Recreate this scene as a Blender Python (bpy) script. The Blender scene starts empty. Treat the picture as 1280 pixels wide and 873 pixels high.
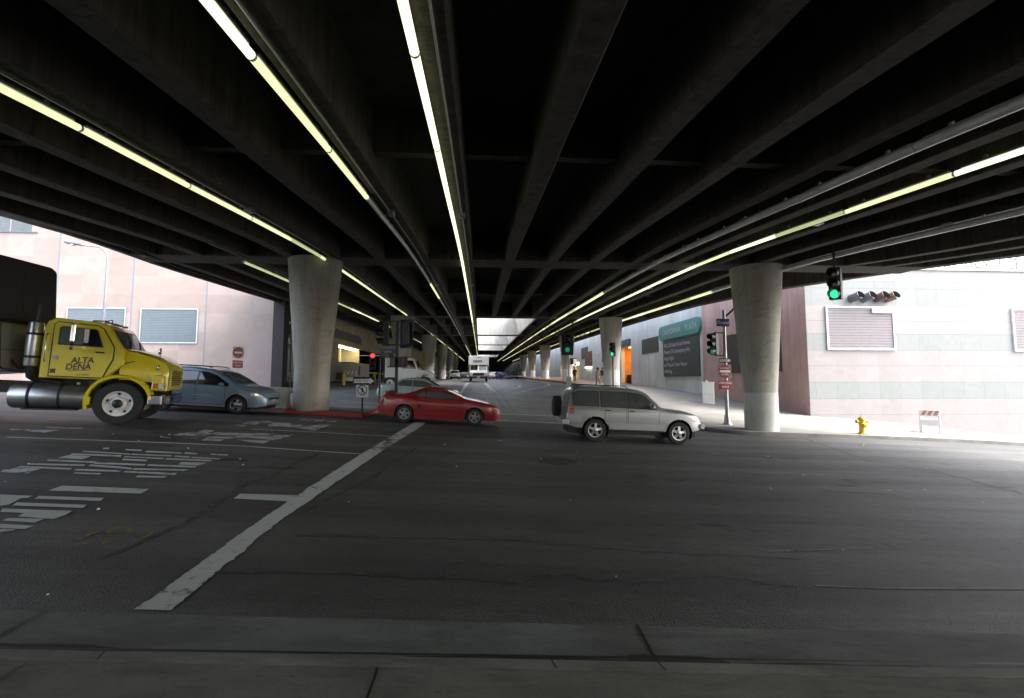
import bpy, math, random
import numpy as np
from mathutils import Vector, Matrix, noise as mnoise
random.seed(7)
scene = bpy.context.scene
COL = scene.collection
PI = math.pi
R_ = math.radians

# ------------------------------------------------------------------ camera model (photo pixels 1280 x 873 -> rays)
FOC = 604.0
PITCH = math.atan(49/604.0)
YAW = math.atan(40/604.0*math.cos(PITCH))
CZ = 1.72
CF = np.array([math.sin(YAW)*math.cos(PITCH), math.cos(YAW)*math.cos(PITCH), math.sin(PITCH)])
CR = np.array([math.cos(YAW), -math.sin(YAW), 0.0])
CU = np.cross(CR, CF)
def ray(px, py): return CF + CR*(px-640)/FOC - CU*(py-426.5)/FOC
def at_y(px, py, Y):
    r = ray(px, py); t = Y/r[1]; return (r[0]*t, Y, r[2]*t+CZ)
def at_x(px, py, X):
    r = ray(px, py); t = X/r[0]; return (X, r[1]*t, r[2]*t+CZ)

# ------------------------------------------------------------------ terrain profile
def pchip(xs, ys):
    xs = list(xs); ys = list(ys); n = len(xs)
    h = [xs[i+1]-xs[i] for i in range(n-1)]; d = [(ys[i+1]-ys[i])/h[i] for i in range(n-1)]
    m = [d[0]]
    for i in range(1, n-1):
        m.append(0 if d[i-1]*d[i] <= 0 else 2*d[i-1]*d[i]/(d[i-1]+d[i]))
    m.append(d[-1])
    def f(x):
        if x <= xs[0]: return ys[0]
        if x >= xs[-1]: return ys[-1]
        i = 0
        while x > xs[i+1]: i += 1
        t = (x-xs[i])/h[i]
        return ((1+2*t)*(1-t)**2*ys[i] + t*(1-t)**2*h[i]*m[i] + t*t*(3-2*t)*ys[i+1] + t*t*(t-1)*h[i]*m[i+1])
    return f
g_cross = pchip([-60,-40,-25,-15,-10,-7,-3,0,3,6,12], [2.2,1.8,1.25,.84,.58,.42,.165,0,-.165,-.3,-.53])
g_right = pchip([12,16.5,22,27,31,40,60], [0,-.17,-.45,-.85,-1.25,-1.8,-2.4])
s_a = pchip([-80,20,28,42,64,95], [1,1,.9,.42,.3,.0])
s_b = pchip([-80,20,28,42,60,80,115], [1,1,1.15,2.0,1.5,.6,.0])
g_rise = pchip([-80,20.5,23,25,28,33,38,42.5,50,60,64,86,120,200,300], [0,0,.03,.09,.2,.5,.83,1.1,1.38,1.57,1.62,1.8,2.3,3.5,5.0])
def G(x, y):
    return g_cross(x)*s_a(y) + (g_right(x)*s_b(y) if x > 12 else 0.0) + g_rise(y)
soffit_rel = pchip([-60,-20,0,4,7,10,14,18,22,28,45,90,136,200,300], [1.5,2.5,3.3,3.6,3.9,4.15,4.5,4.8,4.97,5.15,5.62,6.35,6.95,7.8,9.0])
def S(y): return soffit_rel(y) + CZ
def ground_hit(px, py, up=0.0):
    r = ray(px, py); lo, hi = 0.5, 400.0; t = .5
    f = lambda t: r[2]*t + CZ - G(r[0]*t, r[1]*t) - up
    step = .25; t = .5
    while t < 400 and f(t) > 0: t += step; 
    a, b = t-step, t
    for _ in range(30):
        c = (a+b)/2
        if f(c) > 0: a = c
        else: b = c
    return (r[0]*b, r[1]*b, r[2]*b+CZ)

# ------------------------------------------------------------------ materials
def nodes_of(name):
    m = bpy.data.materials.new(name); m.use_nodes = True
    nt = m.node_tree; b = nt.nodes['Principled BSDF']
    return m, nt, b
def L(nt, a, b): nt.links.new(a, b)
def ramp(nt, fac, stops, interp='LINEAR'):
    n = nt.nodes.new('ShaderNodeValToRGB'); n.color_ramp.interpolation = interp
    e = n.color_ramp.elements
    while len(e) > 1: e.remove(e[-1])
    e[0].position = stops[0][0]; e[0].color = (*stops[0][1], 1)
    for p, c in stops[1:]:
        k = e.new(p); k.color = (*c, 1)
    L(nt, fac, n.inputs[0]); return n.outputs[0]
def noise(nt, vec, scale, detail=4, rough=.6, dist=0.0):
    n = nt.nodes.new('ShaderNodeTexNoise'); n.inputs['Scale'].default_value = scale
    n.inputs['Detail'].default_value = detail; n.inputs['Roughness'].default_value = rough
    n.inputs['Distortion'].default_value = dist
    if vec is not None: L(nt, vec, n.inputs['Vector'])
    return n.outputs['Fac']
def math_(nt, op, a, b=None, c=None, clamp=False):
    n = nt.nodes.new('ShaderNodeMath'); n.operation = op; n.use_clamp = clamp
    for i, v in enumerate((a, b, c)):
        if v is None: continue
        if isinstance(v, (int, float)): n.inputs[i].default_value = v
        else: L(nt, v, n.inputs[i])
    return n.outputs[0]
def mix(nt, fac, a, b, blend='MIX'):
    n = nt.nodes.new('ShaderNodeMix'); n.data_type = 'RGBA'; n.blend_type = blend
    for i, v in ((0, fac), (6, a), (7, b)):
        if isinstance(v, (int, float)): n.inputs[i].default_value = v
        elif isinstance(v, tuple): n.inputs[i].default_value = (*v, 1)
        else: L(nt, v, n.inputs[i])
    return n.outputs[2]
def mapping(nt, src, scale=(1,1,1), rot=(0,0,0), loc=(0,0,0)):
    n = nt.nodes.new('ShaderNodeMapping'); n.inputs['Scale'].default_value = scale
    n.inputs['Rotation'].default_value = rot; n.inputs['Location'].default_value = loc
    L(nt, src, n.inputs['Vector']); return n.outputs[0]
def pos(nt): return nt.nodes.new('ShaderNodeNewGeometry').outputs['Position']
def obj_co(nt): return nt.nodes.new('ShaderNodeTexCoord').outputs['Object']
def bump(nt, b, h, strength=.3, dist=.02):
    n = nt.nodes.new('ShaderNodeBump'); n.inputs['Strength'].default_value = strength
    n.inputs['Distance'].default_value = dist; L(nt, h, n.inputs['Height']); L(nt, n.outputs[0], b.inputs['Normal'])
def sep(nt, v):
    n = nt.nodes.new('ShaderNodeSeparateXYZ'); L(nt, v, n.inputs[0]); return n.outputs

def simple(name, col, rough=.6, metal=0.0, var=.12, scale=6.0, coat=0.0, bmp=0.0, spec=.5):
    m, nt, b = nodes_of(name)
    v = obj_co(nt)
    f = noise(nt, v, scale, 5)
    lo = tuple(c*(1-var) for c in col); hi = tuple(min(1, c*(1+var)) for c in col)
    L(nt, ramp(nt, f, [(.3, lo), (.7, hi)]), b.inputs['Base Color'])
    rr = math_(nt, 'MULTIPLY_ADD', f, .2*rough, rough*.9)
    L(nt, rr, b.inputs['Roughness'])
    b.inputs['Metallic'].default_value = metal; b.inputs['Coat Weight'].default_value = coat
    b.inputs['Coat Roughness'].default_value = .05
    b.inputs['Specular IOR Level'].default_value = spec
    if bmp: bump(nt, b, noise(nt, v, scale*8, 3), bmp, .01)
    return m
def emit(name, col, strength, base=(.8,.8,.8), var=0.0):
    m, nt, b = nodes_of(name)
    b.inputs['Base Color'].default_value = (*base, 1); b.inputs['Roughness'].default_value = .3
    f = noise(nt, obj_co(nt), 3.0)
    L(nt, ramp(nt, f, [(.3, tuple(c*(1-var) for c in col)), (.7, col)]), b.inputs['Emission Color'])
    b.inputs['Emission Strength'].default_value = strength
    return m

def make_asphalt(name='asphalt', gain=1.0):
    m, nt, b = nodes_of(name)
    p = pos(nt)
    big = noise(nt, p, .22, 4, .6)
    streak = noise(nt, mapping(nt, p, (.10, 1.3, 1)), 1.0, 6, .65, .3)
    streak2 = noise(nt, mapping(nt, p, (.5, 5.0, 1)), 1.0, 4, .6, .5)
    mid = noise(nt, p, 5.0, 6, .7)
    grain = noise(nt, p, 95.0, 2, .6)
    vo = nt.nodes.new('ShaderNodeTexVoronoi'); vo.inputs['Scale'].default_value = 75.0; L(nt, p, vo.inputs['Vector'])
    base = ramp(nt, streak, [(.30, (.024,.025,.026)), (.47, (.052,.053,.053)), (.56, (.064,.065,.064)), (.74, (.105,.105,.102))])
    c = mix(nt, .55, base, ramp(nt, big, [(.32, (.036,.037,.038)), (.68, (.088,.088,.086))]))
    c = mix(nt, .5, c, ramp(nt, streak2, [(.3, (.5,.5,.5)), (.7, (1.35,1.35,1.35))]), 'MULTIPLY')
    c = mix(nt, .55, c, ramp(nt, mid, [(.3, (.6,.6,.6)), (.7, (1.4,1.4,1.4))]), 'MULTIPLY')
    c = mix(nt, .6, c, ramp(nt, vo.outputs['Distance'], [(.0, (2.3,2.3,2.25)), (.40, (.8,.8,.8)), (.8, (.30,.30,.30))]), 'MULTIPLY')
    if gain == 1.0:
        sy_ = sep(nt, p)[1]
        tr = math_(nt, 'SINE', math_(nt, 'ADD', math_(nt, 'MULTIPLY', sy_, 3.6), math_(nt, 'MULTIPLY', big, 2.5)))
        tr = math_(nt, 'MULTIPLY', tr, noise(nt, mapping(nt, p, (.12,.6,1)), 1.0, 3))
        c = mix(nt, .55, c, ramp(nt, math_(nt, 'MULTIPLY_ADD', tr, .5, .5), [(.25, (.62,.62,.62)), (.75, (1.35,1.35,1.33))]), 'MULTIPLY')
    # pale grit specks
    c = mix(nt, ramp(nt, grain, [(.70, (0,0,0)), (.80, (1,1,1))]), c, (.10,.098,.093))
    # cracks
    warp = nt.nodes.new('ShaderNodeVectorMath'); warp.operation = 'MULTIPLY_ADD'
    nz = nt.nodes.new('ShaderNodeTexNoise'); nz.inputs['Scale'].default_value = 2.2; nz.inputs['Detail'].default_value = 6; L(nt, p, nz.inputs['Vector'])
    L(nt, nz.outputs['Color'], warp.inputs[0]); warp.inputs[1].default_value = (.9,.9,.9); L(nt, p, warp.inputs[2])
    cr = nt.nodes.new('ShaderNodeTexVoronoi'); cr.feature = 'DISTANCE_TO_EDGE'; cr.inputs['Scale'].default_value = .24; L(nt, warp.outputs[0], cr.inputs['Vector'])
    cm = math_(nt, 'MULTIPLY', ramp(nt, cr.outputs['Distance'], [(.001, (1,1,1)), (.0045, (0,0,0))]), ramp(nt, noise(nt, p, .35), [(.45, (0,0,0)), (.6, (1,1,1))]))
    c = mix(nt, math_(nt, 'MULTIPLY', cm, .8), c, (.012,.012,.012))
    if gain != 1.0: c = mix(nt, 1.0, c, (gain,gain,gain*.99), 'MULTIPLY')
    # dark oil drip spots
    vd = nt.nodes.new('ShaderNodeTexVoronoi'); vd.inputs['Scale'].default_value = 1.7; L(nt, p, vd.inputs['Vector'])
    oil = math_(nt, 'MULTIPLY', ramp(nt, vd.outputs['Distance'], [(.04, (1,1,1)), (.16, (0,0,0))]), ramp(nt, noise(nt, p, .5), [(.45, (0,0,0)), (.62, (1,1,1))]))
    c = mix(nt, math_(nt, 'MULTIPLY', oil, .55), c, (.015,.015,.015))
    L(nt, c, b.inputs['Base Color'])
    L(nt, math_(nt, 'MULTIPLY_ADD', streak, -.25, .72), b.inputs['Roughness'])
    b.inputs['Specular IOR Level'].default_value = .5
    h = math_(nt, 'ADD', math_(nt, 'MULTIPLY', vo.outputs['Distance'], -1.0), math_(nt, 'MULTIPLY', mid, 1.2))
    h = math_(nt, 'ADD', h, math_(nt, 'MULTIPLY', cm, -2.0))
    bump(nt, b, h, .55, .014)
    return m
def make_concrete(name, col, stain=.5, scale=1.0, vertical=True, rough=.85, joints=None):
    m, nt, b = nodes_of(name)
    p = pos(nt)
    big = noise(nt, p, .7*scale, 5, .65)
    st = noise(nt, mapping(nt, p, (3.0, 3.0, .22) if vertical else (.8,2.5,1)), 1.3*scale, 5, .65, .4)
    fine = noise(nt, p, 28*scale, 5, .75)
    lo = tuple(c*(1-stain) for c in col); hi = tuple(min(.9, c*1.15) for c in col)
    c = ramp(nt, st, [(.28, lo), (.55, col), (.8, hi)])
    c = mix(nt, .6, c, ramp(nt, big, [(.3, (.62,.62,.6)), (.65, (1.15,1.15,1.15))]), 'MULTIPLY')
    c = mix(nt, .5, c, ramp(nt, fine, [(.3, (.72,.72,.72)), (.7, (1.18,1.18,1.18))]), 'MULTIPLY')
    if joints:
        s = sep(nt, p)
        jm = line_mask(nt, s[joints[0]], joints[1], joints[2])
        c = mix(nt, math_(nt, 'MULTIPLY', jm, joints[3]), c, tuple(x*.45 for x in col))
        pa = ramp(nt, noise(nt, mapping(nt, p, (1.2,1.2,2.0)), 1.5, 5, .7, .6), [(.60, (0,0,0)), (.68, (1,1,1))])
        c = mix(nt, math_(nt, 'MULTIPLY', pa, joints[4]), c, tuple(min(.9, x*1.9) for x in col))
        dk = ramp(nt, noise(nt, mapping(nt, p, (2,.6,2.0)), 1.0, 5, .7, .8), [(.56, (0,0,0)), (.66, (1,1,1))])
        c = mix(nt, math_(nt, 'MULTIPLY', dk, .4), c, tuple(x*.4 for x in col))
    # small pock marks
    vo = nt.nodes.new('ShaderNodeTexVoronoi'); vo.inputs['Scale'].default_value = 9.0; vo.inputs['Randomness'].default_value = 1; L(nt, p, vo.inputs['Vector'])
    pock = ramp(nt, vo.outputs['Distance'], [(.05, (1,1,1)), (.10, (0,0,0))])
    c = mix(nt, math_(nt, 'MULTIPLY', pock, .35), c, tuple(x*.35 for x in col))
    L(nt, c, b.inputs['Base Color']); b.inputs['Roughness'].default_value = rough
    b.inputs['Specular IOR Level'].default_value = .3
    bump(nt, b, math_(nt, 'ADD', fine, math_(nt, 'MULTIPLY', pock, -1.0)), .35, .012)
    return m
def make_paint_mark(name, col, wear=.5, dirt=(.05,.05,.05), scale=7.0):
    m, nt, b = nodes_of(name)
    p = pos(nt)
    n1 = noise(nt, p, scale, 7, .75); n2 = noise(nt, p, 1.1, 3); n3 = noise(nt, p, 120, 2)
    f = math_(nt, 'ADD', math_(nt, 'MULTIPLY', n1, .62), math_(nt, 'ADD', math_(nt, 'MULTIPLY', n2, .3), math_(nt, 'MULTIPLY', n3, .12)))
    k = ramp(nt, f, [(wear-.03, (0,0,0)), (wear+.03, (1,1,1))])
    c = mix(nt, k, dirt, mix(nt, n1, tuple(x*.7 for x in col), col))
    L(nt, c, b.inputs['Base Color']); b.inputs['Roughness'].default_value = .75
    bump(nt, b, n3, .3, .01)
    return m
def line_mask(nt, coord, spacing, width, offset=0.0):
    """1 on a joint line, 0 elsewhere"""
    f = math_(nt, 'FRACT', math_(nt, 'DIVIDE', math_(nt, 'ADD', coord, offset+1000*spacing), spacing))
    a = math_(nt, 'LESS_THAN', f, width/spacing)
    return a
def make_granite(name, col, xo, zo, sx, sz, major=None, axis=0, joint=(.25,.24,.25)):
    m, nt, b = nodes_of(name)
    p = pos(nt); s = sep(nt, p)
    cell = nt.nodes.new('ShaderNodeTexWhiteNoise'); cell.noise_dimensions = '2D'
    cx = math_(nt, 'FLOOR', math_(nt, 'DIVIDE', math_(nt, 'ADD', s[axis], xo+1000*sx), sx))
    cz = math_(nt, 'FLOOR', math_(nt, 'DIVIDE', math_(nt, 'ADD', s[2], zo+1000*sz), sz))
    cb = nt.nodes.new('ShaderNodeCombineXYZ'); L(nt, cx, cb.inputs[0]); L(nt, cz, cb.inputs[1]); L(nt, cb.outputs[0], cell.inputs['Vector'])
    speck = noise(nt, p, 60, 4, .8); veins = noise(nt, p, 1.2, 5, .6, .8)
    c = ramp(nt, speck, [(.3, tuple(x*.85 for x in col)), (.7, tuple(min(.9, x*1.1) for x in col))])
    c = mix(nt, .6, c, ramp(nt, veins, [(.3, (.85,.83,.82)), (.7, (1.08,1.08,1.1))]), 'MULTIPLY')
    c = mix(nt, 1.0, c, ramp(nt, cell.outputs['Value'], [(0, (.88,.87,.86)), (1, (1.06,1.06,1.06))]), 'MULTIPLY')
    j = math_(nt, 'MAXIMUM', line_mask(nt, s[axis], sx, .02, xo), line_mask(nt, s[2], sz, .02, zo))
    c = mix(nt, math_(nt, 'MULTIPLY', j, .55), c, joint)
    if major:
        c = mix(nt, line_mask(nt, s[axis], major, .10, xo), c, (.15,.18,.22))
    L(nt, c, b.inputs['Base Color']); b.inputs['Roughness'].default_value = .38
    bump(nt, b, math_(nt, 'MULTIPLY', j, -1.0), .4, .01)
    return m
def make_banded(name, bands, sx, xo):
    """stone courses: pale pink and grey-green bands by height"""
    m, nt, b = nodes_of(name)
    p = pos(nt); s = sep(nt, p)
    zmin, zmax = bands[0][0], bands[-1][1]
    f = math_(nt, 'DIVIDE', math_(nt, 'SUBTRACT', s[2], zmin), zmax-zmin)
    PK, GR = (.245,.222,.218), (.19,.203,.198)
    c = ramp(nt, f, [((a-zmin)/(zmax-zmin), GR if g else PK) for a, z, g in bands], 'CONSTANT')
    gm = ramp(nt, f, [((a-zmin)/(zmax-zmin), (1,1,1) if g else (0,0,0)) for a, z, g in bands], 'CONSTANT')
    v = noise(nt, mapping(nt, p, (1,1,1)), 1.6, 6, .65, 1.2); sp = noise(nt, p, 45, 3, .7)
    c = mix(nt, .7, c, ramp(nt, v, [(.3, (.86,.87,.87)), (.7, (1.06,1.06,1.06))]), 'MULTIPLY')
    c = mix(nt, .5, c, ramp(nt, sp, [(.3, (.93,.93,.93)), (.7, (1.04,1.04,1.04))]), 'MULTIPLY')
    cell = nt.nodes.new('ShaderNodeTexWhiteNoise'); cell.noise_dimensions = '1D'
    L(nt, math_(nt, 'FLOOR', math_(nt, 'DIVIDE', math_(nt, 'ADD', s[0], xo), sx)), cell.inputs['W'])
    c = mix(nt, .6, c, ramp(nt, cell.outputs['Value'], [(0, (.92,.93,.92)), (1, (1.04,1.04,1.05))]), 'MULTIPLY')
    jz = None
    for a, z, g in bands[1:]:
        k = math_(nt, 'LESS_THAN', math_(nt, 'ABSOLUTE', math_(nt, 'SUBTRACT', s[2], a)), .017)
        jz = k if jz is None else math_(nt, 'MAXIMUM', jz, k)
    jx = line_mask(nt, s[0], sx, .025, xo)
    jx = math_(nt, 'MULTIPLY', jx, math_(nt, 'MULTIPLY_ADD', gm, .75, .12))
    j = math_(nt, 'MAXIMUM', jz, jx)
    c = mix(nt, math_(nt, 'MULTIPLY', j, .6), c, (.10,.10,.11))
    L(nt, c, b.inputs['Base Color']); b.inputs['Roughness'].default_value = .5
    bump(nt, b, math_(nt, 'MULTIPLY', j, -1.0), .3, .01)
    return m
def make_slats(name, col, pitch, axis=2, depth=.5, rough=.5):
    m, nt, b = nodes_of(name)
    p = pos(nt); s = sep(nt, p)
    f = math_(nt, 'FRACT', math_(nt, 'DIVIDE', math_(nt, 'ADD', s[axis], 100*pitch), pitch))
    n = noise(nt, p, 3, 4)
    c = ramp(nt, f, [(0, tuple(x*.45 for x in col)), (.18, tuple(x*.5 for x in col)), (.25, col), (1, tuple(min(1, x*1.05) for x in col))])
    c = mix(nt, .5, c, ramp(nt, n, [(.3, (.85,.85,.85)), (.7, (1.1,1.1,1.1))]), 'MULTIPLY')
    L(nt, c, b.inputs['Base Color']); b.inputs['Roughness'].default_value = rough
    bump(nt, b, f, depth, .03)
    return m
def make_paint(name, col, rough=.28, metal=0.0, dirt=.12, coat=.7):
    m, nt, b = nodes_of(name)
    o = obj_co(nt); s = sep(nt, o)
    n = noise(nt, o, 3.5, 5, .65); n2 = noise(nt, o, 40, 3, .7)
    low = math_(nt, 'SUBTRACT', 1.0, math_(nt, 'DIVIDE', s[2], .9), clamp=True)
    d = math_(nt, 'MULTIPLY', math_(nt, 'ADD', math_(nt, 'MULTIPLY', low, 1.2), .18), math_(nt, 'MULTIPLY', math_(nt, 'ADD', n, n2), dirt), clamp=True)
    c = mix(nt, d, ramp(nt, n, [(.3, tuple(x*.93 for x in col)), (.7, col)]), (.09,.085,.075))
    L(nt, c, b.inputs['Base Color'])
    L(nt, math_(nt, 'MULTIPLY_ADD', d, .6, rough), b.inputs['Roughness'])
    b.inputs['Metallic'].default_value = metal; b.inputs['Coat Weight'].default_value = coat; b.inputs['Coat Roughness'].default_value = .06
    return m
def make_glass(name, col=(.012,.014,.014), rough=.04):
    m, nt, b = nodes_of(name)
    n = noise(nt, obj_co(nt), 2.0, 3)
    L(nt, ramp(nt, n, [(.3, tuple(x*.8 for x in col)), (.7, tuple(x*1.3 for x in col))]), b.inputs['Base Color'])
    b.inputs['Roughness'].default_value = rough; b.inputs['Specular IOR Level'].default_value = 1.0
    return m

EXPO = 3.0
EK = 2**-EXPO
M = {}
M['asphalt'] = make_asphalt()
M['lightened_asphalt'] = make_asphalt('lightened_grey_asphalt', 2.5)  # asphalt copy brightened in colour for light the lower street lacks
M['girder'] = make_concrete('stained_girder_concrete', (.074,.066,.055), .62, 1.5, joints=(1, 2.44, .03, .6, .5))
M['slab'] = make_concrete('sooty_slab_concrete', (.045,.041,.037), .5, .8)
M['column'] = make_concrete('column_concrete', (.47,.455,.41), .28, .6, joints=(2, 1.22, .018, .35, .0))
M['column_base'] = make_concrete('painted_column_base', (.64,.63,.61), .18, .8)
M['well'] = make_concrete('light_well_concrete', (.55,.54,.51), .3, .5)
M['sidewalk'] = make_concrete('sidewalk_concrete', (.21,.207,.197), .35, .9, False)
M['gutter'] = make_concrete('gutter_concrete', (.148,.156,.15), .4, 1.2, False)
M['kerb'] = make_concrete('kerb_concrete', (.20,.20,.18), .4, 1.5, False)
M['near_walk'] = make_concrete('near_sidewalk_concrete', (.165,.165,.147), .4, 1.3, False)
M['red_kerb'] = make_paint_mark('red_kerb_paint', (.42,.045,.05), .42, (.16,.09,.08), 4)
M['faded_kerb'] = make_paint_mark('faded_kerb_paint', (.25,.19,.20), .42, (.20,.19,.19), 4)
M['drive'] = make_concrete('drive_concrete', (.31,.325,.34), .3, .7, False)
M['void'] = simple('dark_opening', (.006,.006,.007), 1.0, spec=0)
M['brick_walk'] = simple('brown_brick_paving', (.16,.085,.05), .8, var=.35, scale=14)
M['white_mark'] = make_paint_mark('white_road_paint', (.50,.53,.51), .445)
M['worn_mark'] = make_paint_mark('worn_white_road_paint', (.46,.48,.47), .50, (.055,.055,.055), 5)
M['faint_mark'] = make_paint_mark('faint_road_paint', (.22,.22,.215), .47, (.055,.055,.055), 6)
M['yellow_mark'] = make_paint_mark('yellow_survey_paint', (.26,.18,.03), .47, (.05,.048,.045), 14)
M['tar'] = make_paint_mark('tar_seam', (.028,.028,.028), .50, (.062,.061,.06), 5)
M['wet'] = make_paint_mark('damp_stain', (.028,.028,.027), .42, (.085,.087,.083), 3)
M['oil'] = make_paint_mark('oil_stain', (.022,.022,.022), .47, (.05,.05,.049), 3)
M['iron'] = simple('cast_iron', (.035,.033,.032), .6, .6, .3, 20, bmp=.4)
M['steel'] = simple('galvanised_steel', (.30,.31,.31), .45, .8, .15, 12)
M['dark_steel'] = simple('dark_steel', (.03,.03,.03), .5, .3, .2, 12)
M['black'] = simple('black_rubber', (.018,.018,.018), .8, 0, .25, 10, bmp=.2)
M['blackpaint'] = simple('black_enamel', (.012,.013,.013), .45, 0, .2, 8)
M['chrome'] = simple('chrome', (.62,.63,.65), .14, 1.0, .08, 6)
M['alu'] = simple('brushed_aluminium', (.46,.47,.48), .33, .95, .12, 5)
M['white_paint'] = simple('white_enamel', (.72,.72,.71), .4, 0, .06, 4)
M['cream'] = make_concrete('cream_wall_paint', (.62,.57,.45), .12, .4)
M['whitewall'] = make_concrete('white_wall_paint', (.60,.64,.63), .12, .35)
M['pinkwall'] = make_concrete('pink_wall_stucco', (.50,.335,.315), .22, .5)
M['glass'] = make_glass('dark_car_glass')
M['glass_teal'] = make_glass('lightened_car_glass', (.075,.085,.085))  # opaque panes, colour lightened to stand in for light seen through them
M['glass_pale'] = make_glass('pale_windscreen_glass', (.10,.13,.13))
M['lens_clear'] = simple('clear_lamp_lens', (.62,.62,.58), .15, 0, .1, 10, coat=.6)
M['lens_amber'] = simple('amber_lens', (.55,.14,.02), .25, 0, .1, 10, coat=.6)
M['lens_red'] = simple('red_lens', (.32,.015,.015), .25, 0, .1, 10, coat=.6)
M['head_on'] = emit('lit_headlamp', (1,.75,.35), 1.6*EK)
M['tube_on'] = emit('lit_fluorescent_tube', (.95,1.0,.54), 1.05*EK, (.8,.8,.7), .12)
M['tube_bright'] = emit('bright_fluorescent_tube', (.96,1.0,.60), 1.9*EK, (.8,.8,.7), .08)
M['tube_dim'] = emit('dim_fluorescent_tube', (.90,1.0,.46), .6*EK, (.8,.8,.7), .2)
M['tube_off'] = simple('unlit_tube_cover', (.80,.81,.83), .25, 0, .12, 4, coat=.4)
M['green_on'] = emit('lit_green_lens', (.04,.9,.38), 1.3*EK, (.02,.2,.1))
M['green_dim'] = emit('dim_green_lens', (.03,.6,.35), .35*EK, (.02,.2,.1))
M['red_on'] = emit('lit_red_lens', (1,.05,.05), 2.2*EK, (.3,.02,.02))
M['warm_on'] = emit('warm_strip_lamp', (1,.82,.42), 22*EK)
M['orange_on'] = emit('orange_room_lamp', (1,.55,.16), 14*EK)
M['white_on'] = emit('white_shop_lamp', (1,.93,.72), 7*EK)
M['signal_black'] = simple('signal_housing_black', (.01,.011,.011), .5, 0, .2, 8)
M['dark_lens'] = make_glass('dark_signal_lens', (.008,.008,.008), .2)
M['sign_blue'] = simple('blue_sign_sheeting', (.012,.035,.16), .4, 0, .08, 6)
M['sign_white'] = simple('white_sign_sheeting', (.72,.74,.74), .45, 0, .06, 6)
M['sign_red'] = simple('red_sign_sheeting', (.26,.018,.03), .42, 0, .12, 5)
M['sign_black'] = simple('black_sign_sheeting', (.012,.012,.012), .45, 0, .1, 6)
M['teal_sign'] = simple('weathered_teal_sign', (.045,.19,.18), .5, 0, .15, 2)
M['sign_gold'] = simple('faded_gold_letters', (.32,.40,.30), .5, 0, .15, 9)
M['slate_sign'] = simple('dark_grey_sign_panel', (.035,.042,.045), .5, 0, .12, 2)
M['grey_letter'] = simple('pale_sign_letters', (.42,.44,.44), .5, 0, .1, 8)
M['plum'] = simple('plum_sign_letters', (.10,.055,.05), .5, 0, .1, 8)
M['bollard'] = simple('yellow_bollard_paint', (.58,.42,.03), .45, 0, .12, 8)
M['hydrant'] = simple('yellow_hydrant_paint', (.62,.42,.03), .45, 0, .15, 14, bmp=.2)
M['orange'] = simple('orange_stripe', (.50,.24,.17), .5, 0, .1, 8)
M['lamp_grey'] = simple('pale_grey_lamp_paint', (.17,.18,.19), .5, 0, .06, 4)
M['wood'] = simple('weathered_timber', (.17,.12,.06), .8, 0, .3, 9, bmp=.3)
M['louver_blue'] = make_slats('blue_grey_louvre', (.15,.185,.21), .11)
M['louver_mauve'] = make_slats('mauve_roller_shutter', (.21,.187,.20), .17)
M['louver_dark'] = make_slats('dark_bronze_louvre', (.045,.038,.032), .12)
M['grille_grey'] = make_slats('grey_wall_grille', (.16,.165,.15), .09)
M['granite'] = make_granite('pink_granite_cladding', (.315,.25,.222), 4.15, .1, 1.62, 1.27, 4.86)
M['bronze'] = simple('dark_bronze_pier', (.016,.012,.011), .6, 0, .2, 3)
M['curtain_glass'] = make_glass('curtain_wall_glass', (.05,.06,.06), .08)
M['trailer_white'] = make_paint('trailer_white', (.74,.76,.72), .4, 0, .1, .2)
M['trailer_dark'] = simple('dark_unit_casing', (.017,.015,.016), .5, 0, .3, 3)
M['terrain'] = simple('distant_ground', (.10,.095,.085), .9, 0, .3, .2)
M['leaf'] = simple('leaf_green', (.07,.09,.045), .7, 0, .5, 3)
M['skin'] = simple('skin', (.36,.22,.16), .6, 0, .08, 8)
M['hair'] = simple('dark_hair', (.02,.015,.012), .7)
M['beige_cloth'] = simple('beige_cloth', (.50,.41,.32), .85, 0, .12, 10)
M['dark_cloth'] = simple('dark_cloth', (.025,.022,.025), .85, 0, .2, 10)
M['denim'] = simple('denim_cloth', (.08,.09,.12), .85, 0, .2, 10)

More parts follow.
